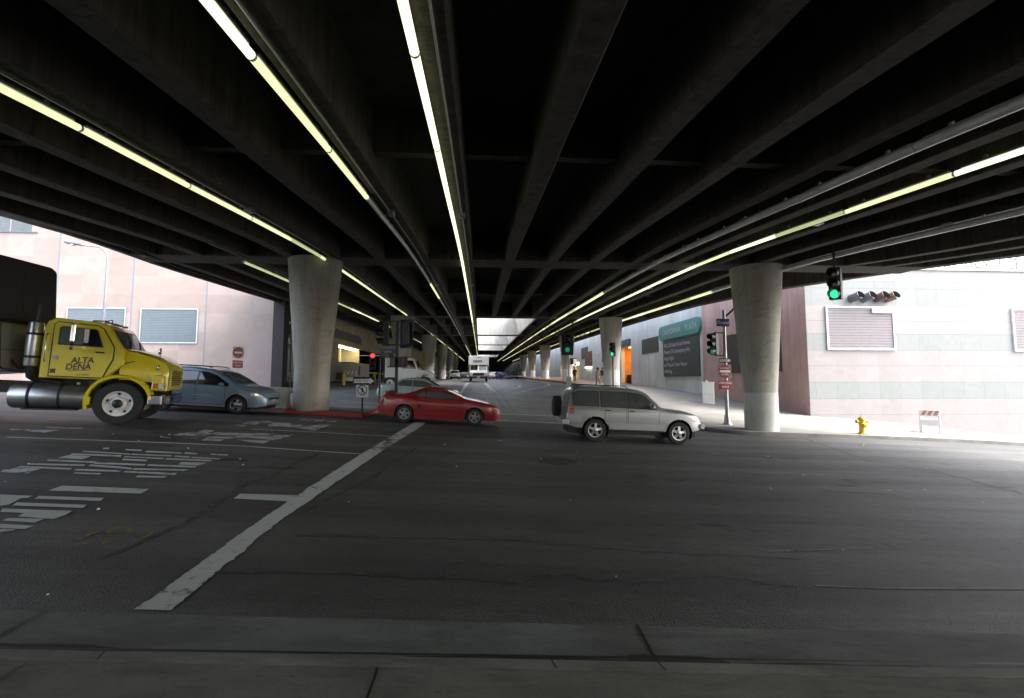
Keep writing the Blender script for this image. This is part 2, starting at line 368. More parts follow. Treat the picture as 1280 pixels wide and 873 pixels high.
# ------------------------------------------------------------------ mesh builder
class MB:
    def __init__(s): s.v = []; s.f = []; s.m = []
    def add(s, vs, fs, mi=0):
        o = len(s.v); s.v += [tuple(map(float, v)) for v in vs]
        for f in fs: s.f.append(tuple(o+i for i in f)); s.m.append(mi)
        return s
    def box(s, c, d, mi=0, rz=0.0, mat=None):
        x, y, z = (k/2 for k in d)
        vs = [(-x,-y,-z),(x,-y,-z),(x,y,-z),(-x,y,-z),(-x,-y,z),(x,-y,z),(x,y,z),(-x,y,z)]
        mt = mat or Matrix.Rotation(rz, 4, 'Z')
        vs = [tuple(mt @ Vector(v) + Vector(c)) for v in vs]
        return s.add(vs, [(3,2,1,0),(4,5,6,7),(0,1,5,4),(1,2,6,5),(2,3,7,6),(3,0,4,7)], mi)
    def bb(s, x0, x1, y0, y1, z0, z1, mi=0):
        return s.box(((x0+x1)/2,(y0+y1)/2,(z0+z1)/2), (abs(x1-x0),abs(y1-y0),abs(z1-z0)), mi)
    def cyl(s, a, b, r0, r1=None, n=16, mi=0, caps=True):
        a, b = Vector(a), Vector(b); r1 = r0 if r1 is None else r1
        d = (b-a).normalized(); u = d.orthogonal().normalized(); w = d.cross(u)
        vs = []
        for p, r in ((a, r0), (b, r1)):
            for i in range(n):
                t = 2*PI*i/n; vs.append(p + (u*math.cos(t)+w*math.sin(t))*r)
        fs = [(i,(i+1)%n,n+(i+1)%n,n+i) for i in range(n)]
        if caps: fs += [tuple(range(n-1,-1,-1)), tuple(range(n,2*n))]
        return s.add(vs, fs, mi)
    def lathe(s, prof, o=(0,0,0), axis='Z', n=24, mi=0, caps=True):
        """prof: (radius, height) pairs from bottom to top"""
        vs = []; k = len(prof)
        for r, h in prof:
            for i in range(n):
                t = 2*PI*i/n; c, q = r*math.cos(t), r*math.sin(t)
                p = {'Z': (c,q,h), 'Y': (c,h,-q), 'X': (h,c,q)}[axis]
                vs.append((p[0]+o[0],p[1]+o[1],p[2]+o[2]))
        fs = [(j*n+i, j*n+(i+1)%n, (j+1)*n+(i+1)%n, (j+1)*n+i) for j in range(k-1) for i in range(n)]
        if caps and prof[0][0] > 1e-4: fs.append(tuple(range(n-1,-1,-1)))
        if caps and prof[-1][0] > 1e-4: fs.append(tuple((k-1)*n+i for i in range(n)))
        return s.add(vs, fs, mi)
    def tube(s, path, r, n=8, mi=0):
        P = [Vector(p) for p in path]; vs = []; prev = None
        for i, p in enumerate(P):
            d = (P[min(i+1,len(P)-1)]-P[max(i-1,0)]).normalized()
            u = d.orthogonal().normalized() if prev is None else (prev - d*prev.dot(d)).normalized()
            prev = u; w = d.cross(u)
            rr = r[i] if isinstance(r, (list, tuple)) else r
            for k in range(n):
                t = 2*PI*k/n; vs.append(p+(u*math.cos(t)+w*math.sin(t))*rr)
        m = len(P)
        fs = [(j*n+i, j*n+(i+1)%n, (j+1)*n+(i+1)%n, (j+1)*n+i) for j in range(m-1) for i in range(n)]
        fs += [tuple(range(n-1,-1,-1)), tuple((m-1)*n+i for i in range(n))]
        return s.add(vs, fs, mi)
    def prism(s, poly, a, b, plane='XZ', mi=0):
        """poly in a plane, extruded from a to b along the third axis"""
        n = len(poly)
        def P(u, v, t): return {'XZ': (u,t,v), 'XY': (u,v,t), 'YZ': (t,u,v)}[plane]
        vs = [P(u,v,a) for u, v in poly] + [P(u,v,b) for u, v in poly]
        fs = [(i,(i+1)%n,n+(i+1)%n,n+i) for i in range(n)] + [tuple(range(n-1,-1,-1)), tuple(range(n,2*n))]
        return s.add(vs, fs, mi)
    def grid(s, rows, mi=0, close=False):
        n = len(rows[0]); vs = [p for r in rows for p in r]
        fs = [(j*n+i, j*n+i+1, (j+1)*n+i+1, (j+1)*n+i) for j in range(len(rows)-1) for i in range(n-1)]
        return s.add(vs, fs, mi)
    def build(s, name, mats, parent=None, smooth=35, bevel=0.0, world=False):
        import bmesh
        me = bpy.data.meshes.new(name)
        me.from_pydata(s.v, [], s.f)
        mats = mats if isinstance(mats, (list, tuple)) else [mats]
        for m in mats: me.materials.append(M[m] if isinstance(m, str) else m)
        for p, mi in zip(me.polygons, s.m): p.material_index = min(mi, len(mats)-1)
        bm = bmesh.new(); bm.from_mesh(me)
        bmesh.ops.recalc_face_normals(bm, faces=bm.faces); bm.to_mesh(me); bm.free()
        if smooth:
            me.shade_smooth(); me.set_sharp_from_angle(angle=R_(smooth))
        me.update()
        o = bpy.data.objects.new(name, me); COL.objects.link(o)
        if parent is not None:
            o.parent = parent
            if world:
                off = Vector((0,0,0)); q = parent
                while q is not None: off += q.location; q = q.parent
                o.location = -off
        if bevel:
            b = o.modifiers.new('edge', 'BEVEL'); b.width = bevel; b.segments = 2; b.limit_method = 'ANGLE'; b.angle_limit = R_(40)
        return o
def thing(name, label, cat, loc=(0,0,0), rot=(0,0,0), group=None):
    o = bpy.data.objects.new(name, None); COL.objects.link(o); o.empty_display_size = .2
    o.location = loc; o.rotation_euler = rot; o['label'] = label; o['category'] = cat; o['kind'] = 'thing'
    if group: o['group'] = group
    return o
def sub(name, parent, loc=(0,0,0), rot=(0,0,0)):
    o = bpy.data.objects.new(name, None); COL.objects.link(o); o.empty_display_size = .1
    o.parent = parent; o.location = loc; o.rotation_euler = rot; return o
def tag(o, label, cat, group=None):
    o['label'] = label; o['category'] = cat; o['kind'] = 'thing'
    if group: o['group'] = group
    return o
def struct(o): o['kind'] = 'structure'; return o
_kids = {}
def copy_tree(o, parent=None):
    c = o.copy(); COL.objects.link(c); c.parent = parent
    for ch in list(o.children):
        k = copy_tree(ch, c)
        k.matrix_parent_inverse = ch.matrix_parent_inverse
    return c
def text_mesh(body, size, origin, right, up, extrude=.004, align='CENTER', stretch=1.0, shear=0.0, offset=0.0):
    cu = bpy.data.curves.new('txt', 'FONT'); cu.body = body; cu.size = size; cu.extrude = extrude
    cu.align_x = align; cu.align_y = 'CENTER'; cu.resolution_u = 3; cu.shear = shear; cu.offset = offset
    o = bpy.data.objects.new('txt', cu); COL.objects.link(o)
    dg = bpy.context.evaluated_depsgraph_get(); dg.update()
    me = bpy.data.meshes.new_from_object(o.evaluated_get(dg))
    r, u = Vector(right).normalized(), Vector(up).normalized(); n = r.cross(u)
    org = Vector(origin)
    vs = [org + r*v.co.x*stretch + u*v.co.y + n*v.co.z for v in me.vertices]
    fs = [tuple(p.vertices) for p in me.polygons]
    bpy.data.objects.remove(o); bpy.data.curves.remove(cu); bpy.data.meshes.remove(me)
    return vs, fs

# ------------------------------------------------------------------ ground, road, pavements
def spaced(stops):
    out = []
    for a, b, st in stops:
        n = max(1, int(round((b-a)/st))); out += [a+(b-a)*i/n for i in range(n)]
    return out + [stops[-1][1]]
gx = spaced([(-260,-60,20),(-60,-30,2.5),(-30,32,.6),(32,60,2),(60,260,20)])
gy = spaced([(-120,-10,8),(-10,2,1.5),(2,48,.6),(48,80,1.5),(80,200,5),(200,300,20)])
mb = MB(); mb.grid([[(x,y,G(x,y)) for x in gx] for y in gy])
struct(mb.build('street', 'asphalt', smooth=180))
mb = MB(); mb.grid([[(x,y,-8.0) for x in (-1500,-260,260,1500)] for y in (-1200,-120,300,1500)])
struct(mb.build('terrain', 'terrain', smooth=0))

def slab_patch(name, mats, inside, xs, ys, h=.14, kerb_w=.16, extra=lambda x, y: 0.0, kerb_mat=None):
    """a raised pavement over the cells of a grid whose corner function gives (x, y); border cells fall to the street as kerb faces"""
def pavement(name, mat, outline_l, outline_r, ys, h=.14, nx=10, extra=None):
    pass
def walk_sheet(name, mat, rows, h=.14, drop=True, extra=None):
    """rows: list of rows of (x,y); raised sheet with skirts all round"""
    e = extra or (lambda x, y: 0.0)
    top = [[(x,y,G(x,y)+h+e(x,y)) for x, y in r] for r in rows]
    mb = MB(); mb.grid(top)
    edge = top[0] + [r[-1] for r in top[1:]] + top[-1][::-1][1:] + [r[0] for r in top[::-1]][1:]
    low = [(x,y,G(x,y)-.2) for x, y, z in edge]
    mb.grid([edge, low])
    return struct(mb.build(name, mat, smooth=30))
def lin(a, b, n): return [a+(b-a)*i/(n-1) for i in range(n)]

# near side: gutter pan, kerb, pavement (the camera stands on it)
YG0, YG1, YK = 3.60, 2.98, 2.83
xs = lin(-40, 40, 81)
mb = MB(); mb.grid([[(x, y, G(x,y)+.006) for x in xs] for y in (YG0, YG0-.2, YG1-.02)])
struct(mb.build('gutter', 'gutter', smooth=180))
mb = MB()
KP = [(YG1, -.05), (YG1-.015, .10), (YG1-.04, .118), (YK+.006, .122), (YK, .112)]
mb.grid([[(x, y, G(x,y)+dz) for x in xs] for y, dz in KP])
struct(mb.build('near_kerb', 'kerb', smooth=50))
mb = MB(); ysw = lin(YK-.004, -8, 12)
mb.grid([[(x, y, G(x,y)+.122) for x in xs] for y in ysw]); mb.grid([[(x,YK-.004,G(x,YK)+dz) for x in xs] for dz in (.122,.0)])
struct(mb.build('near_sidewalk', 'near_walk', smooth=50))
# joints cut across the kerb, gutter and pavement
mb = MB()
def groove(pts, w, up):
    for (x0,y0), (x1,y1) in zip(pts[:-1], pts[1:]):
        d = Vector((x1-x0,y1-y0)); n = Vector((-d.y,d.x)).normalized()*w/2
        mb.add([(x0+n.x,y0+n.y,G(x0,y0)+up),(x1+n.x,y1+n.y,G(x1,y1)+up),(x1-n.x,y1-n.y,G(x1,y1)+up),(x0-n.x,y0-n.y,G(x0,y0)+up)], [(0,1,2,3)])
for x in (-5.6, -2.05, .42, 1.05, 4.1): groove([(x,YG1-.045),(x+.02,YK+.012)], .012, .1265)
for x in (-5.3, -2.35, -.55, 3.6): groove([(x,YK-.01),(x+.02,.5)], .014, .1265)
groove([(-12,YK-.02),(12,YK-.02)], .02, .1262)
for x in (-2.9, 1.15): groove([(x,YG0),(x-.04,YG1)], .02, .0105)
struct(mb.build('pavement_joint', 'blackpaint', smooth=0))
mb = MB()
def blob(cx, cy, ax, ay, up, n=26, seed=0):
    pts = []
    for i in range(n):
        t = 2*PI*i/n; k = 1+.45*mnoise.noise(Vector((math.cos(t)*1.7+seed, math.sin(t)*1.7, seed*.7)))
        x, y = cx+ax*k*math.cos(t), cy+ay*k*math.sin(t); pts.append((x,y,G(x,y)+up))
    mb.add([(cx,cy,G(cx,cy)+up)]+pts, [(0,1+i,1+(i+1)%n) for i in range(n)])
blob(.25,3.10,.75,.06,.0105,seed=1); blob(1.2,3.12,.35,.10,.0105,seed=2); blob(2.3,3.1,.6,.07,.0105,seed=3); blob(-2.6,3.14,.5,.07,.0105,seed=4); blob(3.4,3.08,.5,.05,.0105,seed=8)
struct(mb.build('damp_stain', 'wet', smooth=0))

# far right pavement, with a rounded corner at Grand
def corner_rows():
    rows = []
    for i in range(40):
        t = i/39; y = 19.0 + (28-19.0)*t**1.3
        d = y-19.0
        x0 = 9.6 + (1.9 - math.sqrt(max(0, 1.9**2-(1.9-min(d,1.9))**2)))
        rows.append([(x0+(60-x0)*(k/30)**1.6, y) for k in range(31)])
    return rows
rr = corner_rows()
rr += [[(9.6+(19.8-9.6)*min(1,(k/30)*1.0), y) for k in range(31)] for y in lin(28.05, 140, 60)]
rr1, rr2 = rr[:40], rr[40:]
tilt = lambda x, y: .012*min(max(y-19.0, 0), 8)
walk_sheet('far_sidewalk', 'sidewalk', rr1, .14, extra=tilt)
walk_sheet('arcade_sidewalk', 'sidewalk', [r for r in rr2 if r[0][1] <= 52], .14, extra=tilt)
walk_sheet('brick_sidewalk', 'brick_walk', [r for r in rr2 if r[0][1] >= 50], .145, extra=tilt)
# far left: island with the red kerb, and the pavement in front of the granite building
walk_sheet('kerb_island', 'sidewalk', [[(x, y) for x in lin(-11.6, -4.6 - (.0 if y > 20 else .0), 16)] for y in lin(19.45, 22.0, 6)], .15)
walk_sheet('corner_sidewalk', 'sidewalk', [[(x, y) for x in lin(-60, -11.7, 50)] for y in lin(24.0, 33.95, 10)], .15)
mb = MB()
P = lin(-7.55, -4.6, 30)
mb.grid([[(x, 19.43, G(x,19.43)-.02) for x in P], [(x, 19.43, G(x,19.43)+.14) for x in P], [(x, 19.45, G(x,19.45)+.158) for x in P], [(x, 19.62, G(x,19.62)+.158) for x in P]])
mb.grid([[(-4.6, y, G(-4.6,y)+.158) for y in lin(19.45,22,6)], [(-4.57, y, G(-4.6,y)+.14) for y in lin(19.45,22,6)], [(-4.57, y, G(-4.6,y)-.02) for y in lin(19.45,22,6)]])
struct(mb.build('red_kerb', 'red_kerb', smooth=50))
mb = MB(); P = lin(-11.6, -7.56, 30)
mb.grid([[(x, 19.43, G(x,19.43)-.02) for x in P], [(x, 19.43, G(x,19.43)+.14) for x in P], [(x, 19.45, G(x,19.45)+.158) for x in P], [(x, 19.62, G(x,19.62)+.158) for x in P]])
struct(mb.build('faded_kerb', 'faded_kerb', smooth=50))
# paler lower street paving, colour raised to stand in for missing light, and the concrete drive in front of the garage
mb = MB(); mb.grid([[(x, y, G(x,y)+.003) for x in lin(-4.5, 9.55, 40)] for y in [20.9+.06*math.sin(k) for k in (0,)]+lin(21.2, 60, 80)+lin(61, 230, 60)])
struct(mb.build('lower_street', 'lightened_asphalt', smooth=180))
mb = MB(); mb.grid([[(x, y, G(x,y)+.0035) for x in lin(-14.0, -4.52, 30)] for y in lin(22.05, 48, 60)])
struct(mb.build('garage_drive', 'drive', smooth=180))

# ------------------------------------------------------------------ painted markings (traced on the real road surface)
def strip(mb, pts_a, pts_b, up=.0075, n=8, mi=0):
    """ribbon between two world polylines of equal length (x, y)"""
    A, B = [], []
    for P, O in ((pts_a, A), (pts_b, B)):
        for (p, q) in zip(P[:-1], P[1:]):
            O += [(p[0]+(q[0]-p[0])*i/n, p[1]+(q[1]-p[1])*i/n) for i in range(n)]
        O.append(P[-1])
    rows = []
    for a, b in zip(A, B):
        rows.append([(a[0]+(b[0]-a[0])*k/2, a[1]+(b[1]-a[1])*k/2) for k in range(3)])
    mb.grid([[(x,y,G(x,y)+up) for x, y in r] for r in rows], mi)
def pquad(mb, q, up=.0075, n=6):
    """q: 4 photo pixels a,b (far edge left,right) c,d (near edge right,left)"""
    a, b, c, d = [ground_hit(*p)[:2] for p in q]
    strip(mb, [a, b], [d, c], up, n)
def pline(mb, pts, w0, w1=None, up=.0075, n=5):
    """painted line through photo pixels with world width"""
    W = [ground_hit(*p)[:2] for p in pts]; w1 = w1 or w0
    a, b = [], []
    for i, p in enumerate(W):
        q0, q1 = W[max(0,i-1)], W[min(len(W)-1,i+1)]
        d = Vector((q1[0]-q0[0], q1[1]-q0[1])).normalized(); nrm = Vector((-d.y, d.x))
        w = (w0+(w1-w0)*i/(len(W)-1))/2
        a.append((p[0]+nrm.x*w, p[1]+nrm.y*w)); b.append((p[0]-nrm.x*w, p[1]-nrm.y*w))
    strip(mb, a, b, up, n)
def ragged(mb, x0, x1, y0, y1, up=.006, n=260):
    rows = []
    for i in range(n+1):
        y = y0+(y1-y0)*i/n
        j = lambda s: .026*mnoise.noise(Vector((y*2.6, s, 0))) + .016*mnoise.noise(Vector((y*9, s+5, 0))) + .022*mnoise.noise(Vector((y*23, s+9, 0)))
        rows.append([(x, y, G(x,y)+up) for x in lin(x0(y)+j(1), x1(y)+j(2), 4)])
    mb.grid(rows)
def edge_of(px):
    P = sorted(ground_hit(*q)[:2][::-1] for q in px); return lambda y: float(np.interp(y, [p[0] for p in P], [p[1] for p in P]))
SL0 = edge_of([(172,761),(302,667),(380,614),(450,569),(508,534.5)]); SL1 = edge_of([(216,762),(265,721),(345,655),(440,590),(484,560),(525,534.5)])
mb = MB()
ragged(mb, SL0, SL1, 3.66, 11.5)
o = struct(mb.build('stop_line', 'white_mark', smooth=0))
mb = MB(); ragged(mb, SL0, SL1, 11.52, 15.2)
struct(mb.build('stop_line', 'worn_mark', smooth=0))
mb = MB(); ragged(mb, SL0, SL1, 15.22, 18.9)
struct(mb.build('stop_line', 'white_mark', smooth=0))
mb = MB()
pquad(mb, [(300,618),(372,620),(368,628),(292,624)])
pline(mb, [(8,547),(150,552),(300,558),(452,568)], .10)
pline(mb, [(315,537),(400,541),(488,546)], .10)
pquad(mb, [(78,608),(186,612),(176,618),(60,614)])
struct(mb.build('lane_line', 'white_mark', smooth=0))
# stretched lane lettering, one stroke at a time
mb = MB()
s1 = lambda q: [(x/4.414, 515+y/4.397) for x, y in q]
for q in [[(462,216),(720,232),(712,238),(455,222)], [(400,230),(672,241),(665,250),(385,238)], [(385,238),(505,246),(455,264),(318,256)],
          [(270,264),(530,275),(520,284),(255,272)], [(170,285),(470,292),(462,301),(160,294)], [(115,300),(398,312),(388,321),(95,308)], [(95,308),(225,316),(150,342),(0,334)], [(20,320),(100,322),(60,336),(0,332)],
          [(572,198),(606,200),(596,208),(566,207)], [(695,206),(785,211),(778,218),(690,214)], [(810,215),(1005,226),(1000,232),(798,224)], [(730,232),(950,241),(945,248),(716,238)],
          [(690,246),(905,256),(898,262),(680,252)], [(680,259),(815,266),(805,274),(672,268)], [(1025,224),(1090,229),(1080,236),(1012,232)], [(965,242),(1050,248),(1042,255),(955,249)],
          [(920,257),(1170,266),(1160,275),(910,264)], [(1060,250),(1195,257),(1190,262),(1050,256)], [(1000,278),(1140,283),(1090,297),(985,292)], [(530,279),(805,290),(795,298),(515,289)],
          [(500,292),(660,302),(640,312),(488,300)], [(660,302),(730,311),(722,319),(640,312)], [(820,291),(1085,300),(1075,309),(808,299)], [(740,312),(1040,319),(1020,327),(728,321)],
          [(425,316),(670,324),(660,333),(405,325)], [(415,335),(560,340),(545,348),(403,341)], [(690,327),(978,339),(965,350),(675,335)], [(760,353),(925,356),(900,366),(745,362)],
          [(1168,231),(1196,234),(1190,240),(1160,237)], [(1200,234),(1260,237),(1255,243),(1195,240)], [(1180,256),(1215,259),(1210,264),(1172,261)]]:
    pquad(mb, s1(q), n=3)
s2 = lambda q: [(x/5.818, 595+y/5.82) for x, y in q]
for q in [[(0,140),(235,150),(200,165),(0,175)], [(0,175),(150,168),(60,215),(0,222)], [(285,150),(755,165),(730,188),(250,170)], [(120,198),(628,216),(605,238),(90,220)],
          [(20,243),(525,260),(480,288),(0,268)], [(200,262),(480,288),(390,320),(130,300)], [(60,312),(320,318),(250,345),(15,330)], [(0,355),(245,368),(180,392),(0,385)], [(0,392),(120,396),(60,412),(0,418)]]:
    pquad(mb, s2(q), n=4)
struct(mb.build('lane_lettering', 'white_mark', smooth=0))
mb = MB()
s3 = lambda q: [(200+x/5.818, 515+y/5.82) for x, y in q]
for q in [[(320,132),(410,136),(330,160),(250,155)], [(200,150),(390,158),(330,178),(90,172)], [(400,150),(530,155),(500,172),(380,166)], [(430,152),(700,160),(660,178),(410,170)], [(700,155),(830,162),(800,176),(680,170)],
          [(360,178),(560,186),(500,198),(330,192)], [(330,196),(470,204),(430,216),(300,210)], [(560,172),(860,186),(820,200),(540,188)], [(640,190),(940,172),(990,174),(820,208)], [(560,204),(800,212),(760,232),(660,224)], [(830,170),(990,172),(960,182),(820,180)],
          [(0,178),(80,190),(70,198),(0,190)], [(190,186),(290,190),(280,196),(180,193)],
          [(650,72),(760,70),(700,95),(590,90)], [(560,95),(640,98),(600,110),(500,104)], [(740,66),(820,70),(800,82),(730,78)], [(820,80),(960,84),(920,110),(780,104)], [(880,92),(1050,98),(1000,114),(850,108)], [(1000,116),(1180,92),(1250,96),(1120,138)], [(1030,50),(1200,60),(1180,74),(1010,66)], [(1200,72),(1280,66),(1280,74),(1230,78)]]:
    pquad(mb, s3(q), n=3)
for q in [[(1100,101),(1280,106),(1270,118),(1060,112)]]: pass
s1b = [[(130,103),(330,100),(250,116),(190,114)], [(50,96),(190,100),(180,104),(60,102)], [(260,84),(460,90),(450,95),(250,90)]]
for q in s1b: pquad(mb, s1(q), n=3)
struct(mb.build('worn_lettering', 'worn_mark', smooth=0))
# survey marks
mb = MB()
def swirl(pts, w=.035): pline(mb, pts, w, n=2)
s2p = lambda P: [(x/5.818, 595+y/5.82) for x, y in P]
t = [(870,405),(850,418),(800,420),(785,408),(815,390),(870,380),(930,384),(955,398),(935,415)]
swirl(s2p(t)); swirl(s2p([(720,408),(660,428),(560,470)])); swirl(s2p([(690,445),(725,440)])); swirl(s2p([(1050,400),(1120,412),(1040,455)])); swirl(s2p([(995,432),(1030,436)])); swirl(s2p([(600,490),(630,498),(650,488)])); swirl(s2p([(740,500),(785,482)]))
struct(mb.build('survey_mark', 'yellow_mark', smooth=0))
# crosswalk and lane lines on the lower street
mb = MB()
strip(mb, [(-6.0,24.9),(9.2,24.9)], [(-6.0,24.6),(9.2,24.6)], n=30)
strip(mb, [(-4.0,21.6),(9.2,21.6)], [(-4.0,21.35),(9.2,21.35)], n=30)
pline(mb, [(585,479),(579,487),(575,493)], .28, .22)
pline(mb, [(606,479),(612,485),(617,490)], .35)
pline(mb, [(572,490),(616,490.5)], .28)
pline(mb, [(641,493),(655,489),(680,484),(687,481.5),(684,479.5),(676,477.5)], .16, n=6)
pline(mb, [(628,490),(640,487),(650,484),(649,482)], .22, n=5)
pline(mb, [(545,493),(536,489)], .22)
struct(mb.build('street_line', 'white_mark', smooth=0))
mb = MB()
pline(mb, [(612,485),(622,499),(632,513),(638,528)], .14, n=6)
pline(mb, [(620,485),(633,501),(643,513),(650,529)], .14, n=6)
pline(mb, [(612,499),(620,498)], .25); pline(mb, [(1045,543),(1062,545)], .1); pline(mb, [(1100,570),(1160,576)], .09); pline(mb, [(1215,570),(1275,577)], .1); pline(mb, [(888,567),(910,568)], .1)
pline(mb, [(1020,733),(1100,736),(1280,737)], .03, n=6); pline(mb, [(1040,614),(1120,617)], .06); pline(mb, [(960,690),(1090,686)], .03)
struct(mb.build('faint_line', 'faint_mark', smooth=0))
for (w, cx, yy, sz) in (('2ND ST', 612, 485.2, .75), ('TUNNEL', 612, 488.0, .75), ('2ND ST', 556, 485.6, .7), ('TUNNEL', 553, 488.4, .7)):
    p = ground_hit(cx, yy)
    vs, fs = text_mesh(w, sz*.8, (p[0], p[1], 0), (1,0,0), (0,1,0), 0.0, stretch=1.25)
    k = 2.2
    mb = MB(); mb.add([(x, p[1]+(y-p[1])*k, G(x, p[1]+(y-p[1])*k)+.009) for x, y, z in vs], fs)
    struct(mb.build('street_lettering', 'white_mark', smooth=0))
# tar seams, cracks and a long damp streak
mb = MB()
def wig(pts, amp=2.0, seg=9, seed=0):
    out = []
    for i, (p, q) in enumerate(zip(pts[:-1], pts[1:])):
        for k in range(seg):
            t = k/seg; x, y = p[0]+(q[0]-p[0])*t, p[1]+(q[1]-p[1])*t
            out.append((x, y+amp*mnoise.noise(Vector((x*.05, seed, 0)))))
    return out+[pts[-1]]
pline(mb, wig([(125,700),(230,655),(300,610),(410,563)], 3), .05, .10, up=.004, n=1)
pline(mb, wig([(1000,546),(1080,575),(1170,590),(1280,618)], 2, seed=3), .10, .06, up=.004, n=1)
pline(mb, wig([(540,720),(640,728),(700,718),(770,728),(900,722),(1000,735)], 5, seed=5), .07, .03, up=.004, n=1)
pline(mb, wig([(240,716),(420,716),(540,722)], 3, seed=6), .03, .07, up=.004, n=1)
pline(mb, wig([(600,565),(760,570),(1000,590),(1280,600)], 2, seed=8), .05, .05, up=.004, n=1)
pline(mb, wig([(380,640),(460,600),(520,560)], 3, seed=9), .05, .08, up=.004, n=1)
pline(mb, wig([(500,600),(700,610),(900,612)], 2, seed=11), .025, .03, up=.004, n=1)
pline(mb, wig([(370,670),(640,676),(800,690),(1000,700)], 3, seed=12), .04, .03, up=.004, n=1)
pline(mb, wig([(640,545),(800,590),(820,602)], 2, seed=13), .03, .03, up=.004, n=1)
struct(mb.build('tar_seam', 'tar', smooth=0))
mb = MB(); rl = random.Random(11)
for i in range(60):
    x, y = rl.uniform(-9,14), rl.uniform(3.7,17); s = rl.uniform(.006,.02)
    mb.box((x,y,G(x,y)+s*.3), (s*2,s*1.3,s*.6), rz=rl.uniform(0,3))
o = mb.build('litter', 'sign_white', smooth=0); o['kind'] = 'stuff'
mb = MB()
for i in range(46):
    x, y = rl.uniform(-12,16), rl.choice((6.2,9.6,13.0,16.4))+rl.gauss(0,.35); blob(x, y, rl.uniform(.05,.32), rl.uniform(.04,.14), .0035, 18, i*1.7)
struct(mb.build('oil_stain', 'oil', smooth=0))
# manhole cover
p = ground_hit(697, 577)
t = thing('manhole_cover', 'round iron manhole cover set in the roadway below the silver car', 'manhole cover', (p[0],p[1],G(p[0],p[1])), (0, math.atan(.053), 0))
mb = MB(); mb.lathe([(.44,-.02),(.44,.006),(.40,.008),(.395,.003)], n=36); mb.build('rim', 'iron', t)
mb = MB(); mb.lathe([(.39,-.02),(.39,.004),(.0,.004)], n=36)
for i in range(6):
    for j in range(6):
        x, y = (i-2.5)*.11, (j-2.5)*.11
        if math.hypot(x, y) < .34: mb.box((x,y,.006), (.05,.05,.006), rz=.78)
mb.build('lid', 'iron', t)


# ------------------------------------------------------------------ the viaduct overhead
DECK_Y = spaced([(-55,-5,8),(-5,30,1.75),(30,110,4),(110,240,10)])
edge_l = pchip([-60,8,14,23,33.9,34,300], [-13.3,-13.2,-13.3,-14.2,-14.03,-14.0,-14.0])
def edge_r(y):
    P = [(-60,21.5),(8,21.3),(14,21.2),(17,21.0),(20.5,19.4),(25.6,17.3),(28,16.7),(34,15.85),(60,15.65),(300,15.6)]
    for (a,b),(c,d) in zip(P[:-1],P[1:]):
        if a <= y <= c: return b+(d-b)*(y-a)/(c-a)
    return P[-1][1]
GD = 1.2
via = thing('viaduct', 'dark concrete viaduct of long parallel girders roofing the whole crossing', 'viaduct', (0,20,S(20)))
gxs = [1.2+1.75*k for k in range(-8, 9)]
BENTS = [-2.5,20,42.5,64.5,86.5,108.5,130.5,152.5,174.5,196.5,218.5]
def girder(fx, y0, y1):
    ys = [y0]+[y for y in DECK_Y if y0+.2 < y < y1-.2]+[y1]
    mb = MB(); w = .21
    prof = [(-w+.03,0),(w-.03,0),(w,.03),(w,GD),(-w,GD),(-w,.03)]
    rows = [[(fx(y)+a, y, S(y)+h) for a, h in prof+prof[:1]] for y in ys]
    mb.grid(rows); mb.add(rows[0][:6], [(5,4,3,2,1,0)]); mb.add(rows[-1][:6], [(0,1,2,3,4,5)])
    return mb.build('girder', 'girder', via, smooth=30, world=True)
for X in gxs:
    if X < -13: continue
    y0, y1 = -55, 235
    if X > 14.6: continue
    if -.4 < X < 5.0:
        girder(lambda y, X=X: X, y0, 42.4); girder(lambda y, X=X: X, 108.6, 130.4); girder(lambda y, X=X: X, 152.6, y1)
    else: girder(lambda y, X=X: X, y0, y1)
for off in (4.2, 2.4, .55):
    ys_end = 27.6 if off > 1 else 235
    girder(lambda y, o=off: max(edge_r(y)-o, 15.4) if o > 1 else edge_r(y)-o, -55, 19.9 if off > 1 else ys_end)
def slab(fx0, fx1, y0, y1):
    ys = [y0]+[y for y in DECK_Y if y0+.2 < y < y1-.2]+[y1]
    mb = MB()
    mb.grid([[(fx0(y),y,S(y)+GD+.002),(fx1(y),y,S(y)+GD+.002)] for y in ys]); mb.grid([[(fx0(y),y,S(y)+GD+.35),(fx1(y),y,S(y)+GD+.35)] for y in ys])
    for f in (fx0, fx1): mb.grid([[(f(y),y,S(y)+GD+.002),(f(y),y,S(y)+GD+.35)] for y in ys])
    for y in (y0, y1): mb.add([(fx0(y),y,S(y)+GD+.002),(fx1(y),y,S(y)+GD+.002),(fx1(y),y,S(y)+GD+.35),(fx0(y),y,S(y)+GD+.35)], [(0,1,2,3)])
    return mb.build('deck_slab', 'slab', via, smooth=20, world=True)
WX0, WX1 = -.32, 5.0
slab(lambda y: edge_l(y), lambda y: WX0, -55, 235)
slab(lambda y: WX1, edge_r, -55, 235)
slab(lambda y: WX0+.004, lambda y: WX1-.004, -55, 43.2)
slab(lambda y: WX0+.004, lambda y: WX1-.004, 107.8, 131.2); slab(lambda y: WX0+.004, lambda y: WX1-.004, 151.8, 235)
for yb in BENTS:
    mb = MB(); hw = .65
    x0, x1 = edge_l(yb)+.35, (edge_r(yb)-.4)
    segs = lin(x0, x1, 2)
    mb.bb(x0, x1, yb-hw, yb+hw, S(yb)-.03, S(yb)+GD+.0)
    mb.build('crossbeam', 'girder', via, smooth=0, bevel=.03, world=True)
